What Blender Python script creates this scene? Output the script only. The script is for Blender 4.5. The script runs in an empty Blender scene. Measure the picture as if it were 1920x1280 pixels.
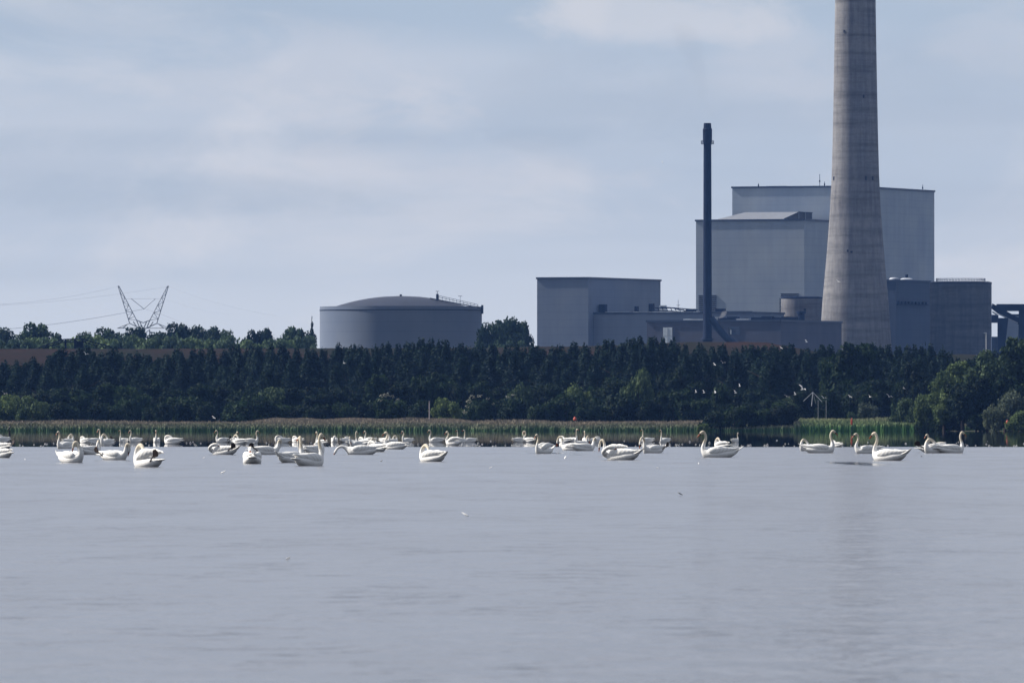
import bpy, math, random
import numpy as np
from mathutils import Vector, Matrix, noise as mnoise

R = math.radians
scene = bpy.context.scene
col = scene.collection

# ------------------------------------------------------------------ camera, light, exposure
F = 20000.0            # focal length in pixels of a 1920 px wide picture
HY = 798.0             # picture row of the true horizon
CH = 0.9               # camera height above the water
cam = bpy.data.cameras.new('camera')
camo = bpy.data.objects.new('camera', cam); col.objects.link(camo)
cam.sensor_width = 36.0; cam.lens = F / 1920 * 36.0
cam.clip_start = 0.5; cam.clip_end = 40000
camo.location = (0, 0, CH)
camo.rotation_euler = (R(90) + math.atan((HY - 640) / F), 0, 0)
cam.dof.use_dof = True; cam.dof.focus_distance = 560; cam.dof.aperture_fstop = 22
scene.camera = camo

SUN_AZ = (-0.955, 0.295)       # where the sun stands: left and a little behind the subject
SUN_EL = R(40)
sl = bpy.data.lights.new('sun', 'SUN'); sl.energy = 5.0; sl.angle = R(0.6); sl.color = (1.0, 0.93, 0.84)
so = bpy.data.objects.new('sun', sl); col.objects.link(so)
sd = Vector((SUN_AZ[0] * math.cos(SUN_EL), SUN_AZ[1] * math.cos(SUN_EL), math.sin(SUN_EL)))
so.rotation_euler = sd.to_track_quat('Z', 'Y').to_euler()
so.location = (-50, 50, 100)

world = bpy.data.worlds.new('World'); scene.world = world; world.use_nodes = True
wt = world.node_tree; wt.nodes.clear()
def WN(t, **k):
    n = wt.nodes.new(t)
    for a, b in k.items(): setattr(n, a, b)
    return n
def wl(a, b): wt.links.new(a, b)
w_out = WN('ShaderNodeOutputWorld'); w_bg = WN('ShaderNodeBackground'); wl(w_bg.outputs[0], w_out.inputs[0])
w_tc = WN('ShaderNodeTexCoord')
w_sky = WN('ShaderNodeTexSky'); w_sky.sky_type = 'NISHITA'; w_sky.sun_disc = False
w_sky.sun_elevation = SUN_EL; w_sky.sun_rotation = math.atan2(SUN_AZ[0], SUN_AZ[1])
w_sky.air_density = 1.0; w_sky.dust_density = 1.5
w_skm = WN('ShaderNodeVectorMath', operation='SCALE'); wl(w_sky.outputs[0], w_skm.inputs[0]); w_skm.inputs[3].default_value = 0.085
w_sep = WN('ShaderNodeSeparateXYZ'); wl(w_tc.outputs['Generated'], w_sep.inputs[0])
# veil of thin cloud: colour by height, then broken up by stretched noise
w_rmp = WN('ShaderNodeValToRGB'); wl(w_sep.outputs[2], w_rmp.inputs[0])
cr = w_rmp.color_ramp
cr.elements[0].position = 0.0; cr.elements[0].color = (0.53, 0.575, 0.65, 1)
cr.elements[1].position = 1.0; cr.elements[1].color = (0.32, 0.38, 0.50, 1)
for p, c in ((0.012, (0.49, 0.535, 0.61, 1)), (0.022, (0.41, 0.47, 0.56, 1)), (0.04, (0.35, 0.425, 0.52, 1)), (0.07, (0.66, 0.67, 0.77, 1)), (0.4, (0.46, 0.50, 0.60, 1))):
    e = cr.elements.new(p); e.color = c
def wnoise(scale, loc, s, detail, rough, dist=0.0):
    m = WN('ShaderNodeMapping'); wl(w_tc.outputs['Generated'], m.inputs[0])
    m.inputs['Location'].default_value = loc; m.inputs['Scale'].default_value = scale
    n = WN('ShaderNodeTexNoise'); wl(m.outputs[0], n.inputs[0])
    n.inputs['Scale'].default_value = s; n.inputs['Detail'].default_value = detail
    n.inputs['Roughness'].default_value = rough; n.inputs['Distortion'].default_value = dist
    return n.outputs[0]
def wramp(f, a, b):
    r = WN('ShaderNodeMapRange'); r.interpolation_type = 'SMOOTHSTEP'; wl(f, r.inputs[0])
    r.inputs[1].default_value = a; r.inputs[2].default_value = b
    return r.outputs[0]
def wmix(f, a, b, scale=1.0):
    m = WN('ShaderNodeMix', data_type='RGBA')
    if scale != 1.0:
        s = WN('ShaderNodeMath', operation='MULTIPLY'); wl(f, s.inputs[0]); s.inputs[1].default_value = scale; f = s.outputs[0]
    wl(f, m.inputs[0])
    if isinstance(a, tuple): m.inputs[6].default_value = a
    else: wl(a, m.inputs[6])
    if isinstance(b, tuple): m.inputs[7].default_value = b
    else: wl(b, m.inputs[7])
    return m.outputs[2]
c0 = w_rmp.outputs[0]
big = wramp(wnoise((16, 16, 44), (3.1, 0.4, 1.3), 1.0, 3.0, 0.5, 0.3), 0.38, 0.66)
bands = wramp(wnoise((7, 7, 110), (1.7, 2.2, 5.1), 1.0, 3.0, 0.5), 0.42, 0.7)
puff = wramp(wnoise((30, 30, 58), (6.3, 1.1, 8.4), 1.0, 6.0, 0.58, 0.6), 0.5, 0.74)
c1 = wmix(big, c0, (0.50, 0.53, 0.59, 1), 0.8)
c2 = wmix(bands, c1, (0.35, 0.41, 0.50, 1), 0.6)
c3 = wmix(puff, c2, (0.60, 0.60, 0.63, 1), 0.6)
w_fac = WN('ShaderNodeValue'); w_fac.outputs[0].default_value = 0.92
# cloud masses and blue gaps anchored in the sky: azimuth, height, size
w_brk = wnoise((75, 75, 170), (2.0, 7.0, 3.0), 1.0, 9.0, 0.62, 0.4)
def wpatch(px, py, rx, ry, prev, colr, amt):
    cx, cz = (px - 960) / F, (HY - py) / F
    def m(op, a, b):
        n = WN('ShaderNodeMath', operation=op)
        for k, v in enumerate((a, b)):
            if isinstance(v, float): n.inputs[k].default_value = v
            else: wl(v, n.inputs[k])
        return n.outputs[0]
    dx = m('MULTIPLY', m('SUBTRACT', w_sep.outputs[0], float(cx)), F / rx); dz = m('MULTIPLY', m('SUBTRACT', w_sep.outputs[2], float(cz)), F / ry)
    d = m('ADD', m('MULTIPLY', dx, dx), m('MULTIPLY', dz, dz))
    d = m('ADD', d, m('MULTIPLY', m('SUBTRACT', w_brk, 0.5), -5.5))
    r = WN('ShaderNodeMapRange'); r.interpolation_type = 'SMOOTHSTEP'; wl(d, r.inputs[0])
    r.inputs[1].default_value = 1.5; r.inputs[2].default_value = -0.3
    f = m('MULTIPLY', m('MULTIPLY', r.outputs[0], m('GREATER_THAN', w_sep.outputs[1], 0.0)), float(amt))
    return wmix(f, prev, colr)
warm, blue, pale = (0.54, 0.545, 0.585, 1), (0.34, 0.405, 0.495, 1), (0.60, 0.59, 0.61, 1)
for a in ((200, 20, 420, 50, blue, .5), (560, 150, 420, 80, warm, .5), (330, 265, 700, 26, blue, .55), (820, 320, 330, 42, warm, .6), (250, 368, 480, 36, blue, .6), (1080, 190, 240, 90, blue, .6),
          (1250, 30, 210, 46, pale, .65), (1075, 20, 50, 40, pale, .4), (820, 180, 80, 60, pale, .45), (620, 205, 80, 34, pale, .35), (1760, 120, 200, 70, blue, .5), (1880, 70, 140, 60, warm, .4), (860, 400, 90, 26, pale, .25), (1480, 120, 130, 60, warm, .4)):
    c3 = wpatch(a[0], a[1], a[2] * 1.15, a[3] * 1.2, c3, a[4], a[5] * .8)
# unseen sky behind the camera is dimmed to cut fill on shaded faces
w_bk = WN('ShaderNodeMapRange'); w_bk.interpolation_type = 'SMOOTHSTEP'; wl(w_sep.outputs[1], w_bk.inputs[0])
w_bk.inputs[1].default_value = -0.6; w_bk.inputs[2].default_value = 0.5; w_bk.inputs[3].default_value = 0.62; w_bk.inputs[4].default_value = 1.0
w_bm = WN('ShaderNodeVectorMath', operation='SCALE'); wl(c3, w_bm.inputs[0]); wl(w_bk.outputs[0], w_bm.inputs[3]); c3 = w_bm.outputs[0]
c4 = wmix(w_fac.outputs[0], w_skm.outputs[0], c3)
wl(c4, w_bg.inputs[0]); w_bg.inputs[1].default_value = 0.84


scene.view_settings.view_transform = 'Standard'; scene.view_settings.look = 'None'
scene.view_settings.exposure = 0.6; scene.view_settings.gamma = 1.0
scene.cycles.max_bounces = 6; scene.cycles.diffuse_bounces = 2; scene.cycles.glossy_bounces = 3
scene.cycles.transmission_bounces = 2; scene.cycles.volume_bounces = 0; scene.cycles.transparent_max_bounces = 4
scene.cycles.sample_clamp_indirect = 4.0

# ------------------------------------------------------------------ helpers
def P(px, py, D):
    """world point that is seen at row/column of the photograph from distance D"""
    return Vector(((px - 960) * D / F, D, CH + (HY - py) * D / F))
def PX(px, D): return (px - 960) * D / F
def PZ(py, D): return CH + (HY - py) * D / F

class MB:
    def __init__(s): s.v = []; s.f = []
    def box(s, c, d, M=None):
        n = len(s.v)
        for z in (-1, 1):
            for x, y in ((-1, -1), (1, -1), (1, 1), (-1, 1)):
                p = Vector((x * d[0] / 2, y * d[1] / 2, z * d[2] / 2))
                if M: p = M @ p
                s.v.append(tuple(Vector(c) + p))
        for q in ((0, 3, 2, 1), (4, 5, 6, 7), (0, 1, 5, 4), (1, 2, 6, 5), (2, 3, 7, 6), (3, 0, 4, 7)):
            s.f.append(tuple(n + i for i in q))
        return s
    def prism(s, pts, z0, z1):
        """vertical prism over a ccw footprint"""
        n = len(s.v); k = len(pts)
        z1s = z1 if isinstance(z1, (list, tuple)) else [z1] * k
        for p in pts: s.v.append((p[0], p[1], z0))
        for p, z in zip(pts, z1s): s.v.append((p[0], p[1], z))
        s.f.append(tuple(n + i for i in reversed(range(k)))); s.f.append(tuple(n + k + i for i in range(k)))
        for i in range(k):
            j = (i + 1) % k; s.f.append((n + i, n + j, n + k + j, n + k + i))
        return s
    def rod(s, a, b, r, seg=6, r2=None):
        a = Vector(a); b = Vector(b); t = (b - a)
        if t.length < 1e-6: return s
        t.normalize(); u = t.cross(Vector((0, 0, 1)) if abs(t.z) < 0.95 else Vector((1, 0, 0))).normalized(); w = t.cross(u)
        n = len(s.v); r2 = r if r2 is None else r2
        for c, rr in ((a, r), (b, r2)):
            for i in range(seg):
                an = 2 * math.pi * i / seg
                s.v.append(tuple(c + (u * math.cos(an) + w * math.sin(an)) * rr))
        for i in range(seg):
            j = (i + 1) % seg; s.f.append((n + i, n + j, n + seg + j, n + seg + i))
        s.f.append(tuple(n + i for i in reversed(range(seg)))); s.f.append(tuple(n + seg + i for i in range(seg)))
        return s
    def lathe(s, c, prof, seg=48):
        n = len(s.v)
        for r, z in prof:
            for i in range(seg):
                a = 2 * math.pi * i / seg
                s.v.append((c[0] + r * math.cos(a), c[1] + r * math.sin(a), c[2] + z))
        for k in range(len(prof) - 1):
            for i in range(seg):
                j = (i + 1) % seg
                s.f.append((n + k * seg + i, n + k * seg + j, n + (k + 1) * seg + j, n + (k + 1) * seg + i))
        s.f.append(tuple(n + i for i in reversed(range(seg))))
        m = n + (len(prof) - 1) * seg; s.f.append(tuple(m + i for i in range(seg)))
        return s
    def sweep(s, pts, seg=14, side0=(0, 1, 0), sub=3, tip=True):
        """pts: (x,y,z,r_side,r_up); smooth tube along them"""
        A = [np.array(p, float) for p in pts]
        A = [2 * A[0] - A[1]] + A + [2 * A[-1] - A[-2]]
        out = []
        for i in range(1, len(A) - 2):
            for k in range(sub):
                t = k / sub
                p = 0.5 * ((2 * A[i]) + (-A[i - 1] + A[i + 1]) * t + (2 * A[i - 1] - 5 * A[i] + 4 * A[i + 1] - A[i + 2]) * t * t
                           + (-A[i - 1] + 3 * A[i] - 3 * A[i + 1] + A[i + 2]) * t ** 3)
                out.append(p)
        out.append(A[-2])
        side = Vector(side0); n = len(s.v)
        for i, p in enumerate(out):
            a = out[max(i - 1, 0)]; b = out[min(i + 1, len(out) - 1)]
            t = Vector((b - a)[:3]).normalized()
            side = (side - t * side.dot(t)).normalized(); up = t.cross(side)
            rs = max(p[3], .002); ru = max(p[4], .002)
            for k in range(seg):
                an = 2 * math.pi * k / seg
                s.v.append(tuple(Vector(p[:3]) + side * rs * math.cos(an) + up * ru * math.sin(an)))
        for i in range(len(out) - 1):
            for k in range(seg):
                j = (k + 1) % seg
                s.f.append((n + i * seg + k, n + i * seg + j, n + (i + 1) * seg + j, n + (i + 1) * seg + k))
        s.f.append(tuple(n + i for i in reversed(range(seg))))
        m = n + (len(out) - 1) * seg; s.f.append(tuple(m + i for i in range(seg)))
        return s
    def mesh(s, name, mat, smooth=False):
        me = bpy.data.meshes.new(name); me.from_pydata([tuple(v) for v in s.v], [], s.f)
        me.materials.append(mat)
        if smooth:
            me.shade_smooth(); me.set_sharp_from_angle(angle=R(50))
        me.update(); return me
    def build(s, name, mat, parent=None, smooth=False):
        o = bpy.data.objects.new(name, s.mesh(name, mat, smooth)); col.objects.link(o)
        if parent:
            o.parent = parent
            o.matrix_parent_inverse = Matrix.Translation(parent.location).inverted() if parent.get('wsp') else Matrix.Identity(4)
        return o

def tag(o, label=None, cat=None, group=None, kind=None):
    if label: o['label'] = label
    if cat: o['category'] = cat
    if group: o['group'] = group
    if kind: o['kind'] = kind
    return o
def thing(name, label, cat, loc, group=None, rz=0):
    """Empty at the thing's base; parts are given in local coordinates"""
    o = bpy.data.objects.new(name, None); col.objects.link(o)
    o.location = loc; o.rotation_euler = (0, 0, rz); o.empty_display_size = 1
    return tag(o, label, cat, group)
def part(name, me, parent, label=None):
    o = bpy.data.objects.new(name, me); col.objects.link(o); o.parent = parent
    if label: o['label'] = label
    return o
def ordinal(i):
    return ['first', 'second', 'third', 'fourth', 'fifth', 'sixth', 'seventh', 'eighth', 'ninth', 'tenth', 'eleventh',
            'twelfth', 'thirteenth', 'fourteenth', 'fifteenth', 'sixteenth', 'seventeenth', 'eighteenth', 'nineteenth', 'twentieth',
            'twenty-first', 'twenty-second', 'twenty-third', 'twenty-fourth', 'twenty-fifth'][i]

# ------------------------------------------------------------------ materials
def NT(name, rough=0.7, spec=0.3):
    m = bpy.data.materials.new(name); m.use_nodes = True; t = m.node_tree
    b = t.nodes['Principled BSDF']; b.inputs['Roughness'].default_value = rough
    b.inputs['Specular IOR Level'].default_value = spec
    return m, t, b
def nz(t, scale, detail=4, rough=0.55, coord='Object', mscale=(1, 1, 1), dist=0):
    tc = t.nodes.new('ShaderNodeTexCoord'); mp = t.nodes.new('ShaderNodeMapping'); t.links.new(tc.outputs[coord], mp.inputs[0])
    mp.inputs['Scale'].default_value = mscale
    n = t.nodes.new('ShaderNodeTexNoise'); t.links.new(mp.outputs[0], n.inputs[0])
    n.inputs['Scale'].default_value = scale; n.inputs['Detail'].default_value = detail
    n.inputs['Roughness'].default_value = rough; n.inputs['Distortion'].default_value = dist
    return n
def ramp(t, f, stops):
    r = t.nodes.new('ShaderNodeValToRGB'); t.links.new(f, r.inputs[0]); c = r.color_ramp
    c.elements[0].position = stops[0][0]; c.elements[0].color = (*stops[0][1], 1)
    c.elements[1].position = stops[-1][0]; c.elements[1].color = (*stops[-1][1], 1)
    for p, k in stops[1:-1]:
        e = c.elements.new(p); e.color = (*k, 1)
    return r.outputs[0]
def mul(t, a, b, f=1.0, mode='MULTIPLY'):
    m = t.nodes.new('ShaderNodeMix'); m.data_type = 'RGBA'; m.blend_type = mode; m.inputs[0].default_value = f
    t.links.new(a, m.inputs[6])
    if isinstance(b, tuple): m.inputs[7].default_value = (*b, 1)
    else: t.links.new(b, m.inputs[7])
    return m.outputs[2]
def bump(t, b, h, strength, dist):
    n = t.nodes.new('ShaderNodeBump'); n.inputs['Strength'].default_value = strength; n.inputs['Distance'].default_value = dist
    t.links.new(h, n.inputs['Height']); t.links.new(n.outputs[0], b.inputs['Normal']); return n
def mat_simple(name, c, var=0.15, scale=1.0, rough=0.7, spec=0.3, metal=0.0, coord='Object', bmp=0.0, ms=(1, 1, 1)):
    m, t, b = NT(name, rough, spec); n = nz(t, scale, 5, coord=coord, mscale=ms)
    lo = tuple(max(0, x * (1 - var)) for x in c); hi = tuple(min(1, x * (1 + var)) for x in c)
    t.links.new(ramp(t, n.outputs[0], [(0.3, lo), (0.7, hi)]), b.inputs['Base Color']); b.inputs['Metallic'].default_value = metal
    if bmp: bump(t, b, n.outputs[0], bmp, 0.05)
    return m
def mat_cladding(name, c, streak=0.1, period=1.2):
    """metal wall cladding: fine vertical ribs, wide horizontal sheet joints, faint rain streaks"""
    m, t, b = NT(name, 0.8, 0.12)
    tc = t.nodes.new('ShaderNodeTexCoord')
    n1 = nz(t, 0.35, 4, 0.6, mscale=(1, 1, 0.12)); n2 = nz(t, 0.06, 3, 0.5)
    base = ramp(t, n1.outputs[0], [(0.3, tuple(x * (1 - streak) for x in c)), (0.7, tuple(x * (1 + streak) for x in c))])
    base = mul(t, base, ramp(t, n2.outputs[0], [(0.35, (0.88, 0.9, 0.93)), (0.65, (1.06, 1.04, 1.0))]))
    w = t.nodes.new('ShaderNodeTexWave'); w.wave_type = 'BANDS'; w.bands_direction = 'Z'; w.wave_profile = 'SIN'
    t.links.new(tc.outputs['Object'], w.inputs[0]); w.inputs['Scale'].default_value = 0.11; w.inputs['Distortion'].default_value = 0
    base = mul(t, base, ramp(t, w.outputs[0], [(0.0, (0.93, 0.93, 0.95)), (0.06, (1, 1, 1)), (1.0, (1, 1, 1))]))
    t.links.new(base, b.inputs['Base Color'])
    w2 = t.nodes.new('ShaderNodeTexWave'); w2.wave_type = 'BANDS'; w2.bands_direction = 'DIAGONAL'
    t.links.new(tc.outputs['Object'], w2.inputs[0]); w2.inputs['Scale'].default_value = 0.5
    bump(t, b, w2.outputs[0], 0.08, 0.01)
    return m
def mat_concrete(name, c, ring=0.35):
    """slip-formed concrete: pour rings, vertical shuttering marks, damp streaks"""
    m, t, b = NT(name, 0.9, 0.15)
    n1 = nz(t, 1.0, 5, 0.65, mscale=(0.03, 0.03, ring))       # rings
    n2 = nz(t, 1.0, 4, 0.6, mscale=(0.7, 0.7, 0.05))          # vertical streaks
    n3 = nz(t, 0.6, 5, 0.7)
    n4 = nz(t, 1.0, 2, 0.5, mscale=(0.01, 0.01, 0.09))        # broad dark rings
    k = ramp(t, n1.outputs[0], [(0.34, tuple(x * 0.68 for x in c)), (0.52, c), (0.7, tuple(x * 1.14 for x in c))])
    k = mul(t, k, ramp(t, n2.outputs[0], [(0.32, (0.76, 0.76, 0.78)), (0.6, (1.08, 1.07, 1.05))]))
    k = mul(t, k, ramp(t, n3.outputs[0], [(0.3, (0.84, 0.84, 0.85)), (0.7, (1.12, 1.11, 1.1))]))
    k = mul(t, k, ramp(t, n4.outputs[0], [(0.4, (0.88, 0.88, 0.89)), (0.6, (1.05, 1.05, 1.04))]))
    t.links.new(k, b.inputs['Base Color']); bump(t, b, n3.outputs[0], 0.3, 0.2)
    return m
def mat_leaf(name, dark, light, scale=0.5, tr=0.25, var=1.0):
    m, t, b = NT(name, 0.75, 0.12)
    n = nz(t, scale, 4, 0.6)
    oi = t.nodes.new('ShaderNodeObjectInfo')
    k = ramp(t, n.outputs[0], [(0.36, dark), (0.64, light)])
    v = ramp(t, oi.outputs['Random'], [(0.0, (1 - .45 * var, 1 - .38 * var, 1 - .2 * var)), (0.5, (1.0, 1.0, 1.0)), (1.0, (1 + .55 * var, 1 + .45 * var, 1 + .1 * var))])
    k = mul(t, k, v); t.links.new(k, b.inputs['Base Color'])
    tl = t.nodes.new('ShaderNodeBsdfTranslucent'); t.links.new(k, tl.inputs[0])
    mx = t.nodes.new('ShaderNodeMixShader'); mx.inputs[0].default_value = tr
    t.links.new(b.outputs[0], mx.inputs[1]); t.links.new(tl.outputs[0], mx.inputs[2])
    t.links.new(mx.outputs[0], t.nodes['Material Output'].inputs[0])
    return m

M = {}
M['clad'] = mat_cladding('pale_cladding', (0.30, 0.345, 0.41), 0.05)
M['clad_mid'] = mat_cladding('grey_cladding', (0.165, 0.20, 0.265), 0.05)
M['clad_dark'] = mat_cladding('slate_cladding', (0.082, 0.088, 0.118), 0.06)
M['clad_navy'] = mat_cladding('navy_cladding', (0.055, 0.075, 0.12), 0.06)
M['tank'] = mat_cladding('tank_plates', (0.135, 0.165, 0.225), 0.03)
M['tank_roof'] = mat_simple('tank_roof', (0.02, 0.026, 0.045), 0.15, 0.3, 0.6)
M['trim'] = mat_simple('roof_trim', (0.03, 0.045, 0.08), 0.1, 0.3, 0.5)
M['paletrim'] = mat_simple('pale_trim', (0.5, 0.55, 0.6), 0.1, 0.5, 0.4)
M['concrete'] = mat_concrete('chimney_concrete', (0.20, 0.20, 0.205), 0.45)
M['concrete2'] = mat_concrete('silo_concrete', (0.09, 0.10, 0.115), 0.5)
M['concrete3'] = mat_concrete('small_tank_concrete', (0.15, 0.15, 0.16), 0.6)
M['steel_dark'] = mat_simple('dark_painted_steel', (0.006, 0.012, 0.032), 0.25, 0.5, 0.75, 0.08)
M['steel_blue'] = mat_simple('blue_grey_steel', (0.02, 0.032, 0.062), 0.25, 0.5, 0.7, 0.12)
M['louvre'] = mat_simple('louvre_black', (0.015, 0.018, 0.03), 0.3, 0.5, 0.6)
M['white_panel'] = mat_simple('white_panel', (0.5, 0.56, 0.62), 0.08, 0.5, 0.4)
M['glass'] = mat_simple('dark_glass', (0.03, 0.04, 0.06), 0.2, 0.5, 0.15, 0.5)
M['galv'] = mat_simple('galvanised_steel', (0.34, 0.37, 0.42), 0.15, 0.5, 0.6)
M['wire'] = mat_simple('wire', (0.18, 0.2, 0.25), 0.1, 0.5, 0.5)
M['roofmetal'] = mat_simple('roof_metal', (0.16, 0.17, 0.19), 0.08, 0.3, 0.5)
M['bark'] = mat_simple('bark', (0.05, 0.04, 0.035), 0.3, 3.0, 0.95, 0.1)
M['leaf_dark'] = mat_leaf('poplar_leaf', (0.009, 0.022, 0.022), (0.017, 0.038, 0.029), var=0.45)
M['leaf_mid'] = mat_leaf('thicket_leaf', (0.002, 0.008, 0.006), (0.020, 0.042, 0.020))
M['leaf_light'] = mat_leaf('willow_leaf', (0.02, 0.042, 0.018), (0.105, 0.15, 0.065))
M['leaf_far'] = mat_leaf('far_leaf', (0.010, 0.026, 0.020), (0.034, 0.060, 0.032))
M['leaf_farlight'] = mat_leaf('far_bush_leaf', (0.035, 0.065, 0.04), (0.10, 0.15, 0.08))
M['leaf_silver'] = mat_leaf('silver_leaf', (0.04, 0.058, 0.036), (0.13, 0.155, 0.095))
M['leaf_lime'] = mat_leaf('lime_leaf', (0.06, 0.10, 0.03), (0.15, 0.21, 0.07))
M['blossom'] = mat_simple('blossom', (0.22, 0.23, 0.19), 0.2, 2.0, 0.8)
M['orange'] = mat_simple('orange_plastic', (0.42, 0.07, 0.04), 0.1, 2.0, 0.5)
M['white'] = mat_simple('white_paint', (0.6, 0.6, 0.6), 0.08, 2.0, 0.5)
M['pinkpost'] = mat_simple('weathered_post', (0.36, 0.32, 0.33), 0.15, 2.0, 0.8)
M['blackpost'] = mat_simple('tarred_post', (0.02, 0.02, 0.02), 0.3, 2.0, 0.8)
M['bill'] = mat_simple('orange_bill', (0.26, 0.06, 0.02), 0.15, 20.0, 0.45)
M['blackskin'] = mat_simple('black_skin', (0.012, 0.011, 0.012), 0.2, 20.0, 0.5)
M['foot'] = mat_simple('web_skin', (0.035, 0.025, 0.024), 0.3, 20.0, 0.5)
M['gull'] = mat_simple('gull_feather', (0.7, 0.7, 0.7), 0.05, 20.0, 0.7)
M['gullwing'] = mat_simple('gull_wing', (0.55, 0.56, 0.58), 0.1, 20.0, 0.7)

def mat_feather():
    m, t, b = NT('white_feather', 0.8, 0.15)
    tc = t.nodes.new('ShaderNodeTexCoord'); sp = t.nodes.new('ShaderNodeSeparateXYZ'); t.links.new(tc.outputs['Object'], sp.inputs[0])
    nn = nz(t, 9.0, 4, 0.6); n2 = nz(t, 26.0, 3, 0.6, mscale=(0.5, 1.6, 1.6))
    # cream staining of head and neck, darkened to paint in their shade; white body
    ad = t.nodes.new('ShaderNodeMath'); ad.operation = 'MULTIPLY_ADD'; t.links.new(nn.outputs[0], ad.inputs[0]); ad.inputs[1].default_value = 0.12
    t.links.new(sp.outputs[2], ad.inputs[2])
    k = ramp(t, ad.outputs[0], [(0.40, (0.82, 0.82, 0.81)), (0.50, (0.66, 0.60, 0.49)), (1.0, (0.58, 0.52, 0.41))])
    k = mul(t, k, ramp(t, n2.outputs[0], [(0.32, (0.84, 0.83, 0.81)), (0.55, (1, 1, 1))]))
    t.links.new(k, b.inputs['Base Color']); bump(t, b, n2.outputs[0], 0.5, 0.02)
    return m
M['feather'] = mat_feather()
def mat_wing():
    m, t, b = NT('wing_feather', 0.8, 0.15)
    tc = t.nodes.new('ShaderNodeTexCoord')
    w = t.nodes.new('ShaderNodeTexWave'); w.wave_type = 'BANDS'; w.bands_direction = 'DIAGONAL'; t.links.new(tc.outputs['Object'], w.inputs[0])
    w.inputs['Scale'].default_value = 4.5; w.inputs['Distortion'].default_value = 3.0; w.inputs['Detail'].default_value = 2
    k = ramp(t, w.outputs[0], [(0.0, (0.66, 0.64, 0.60)), (0.12, (0.80, 0.80, 0.78)), (1.0, (0.82, 0.82, 0.81))])
    t.links.new(k, b.inputs['Base Color']); bump(t, b, w.outputs[0], 0.2, 0.015)
    return m
M['wing'] = mat_wing()

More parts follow.
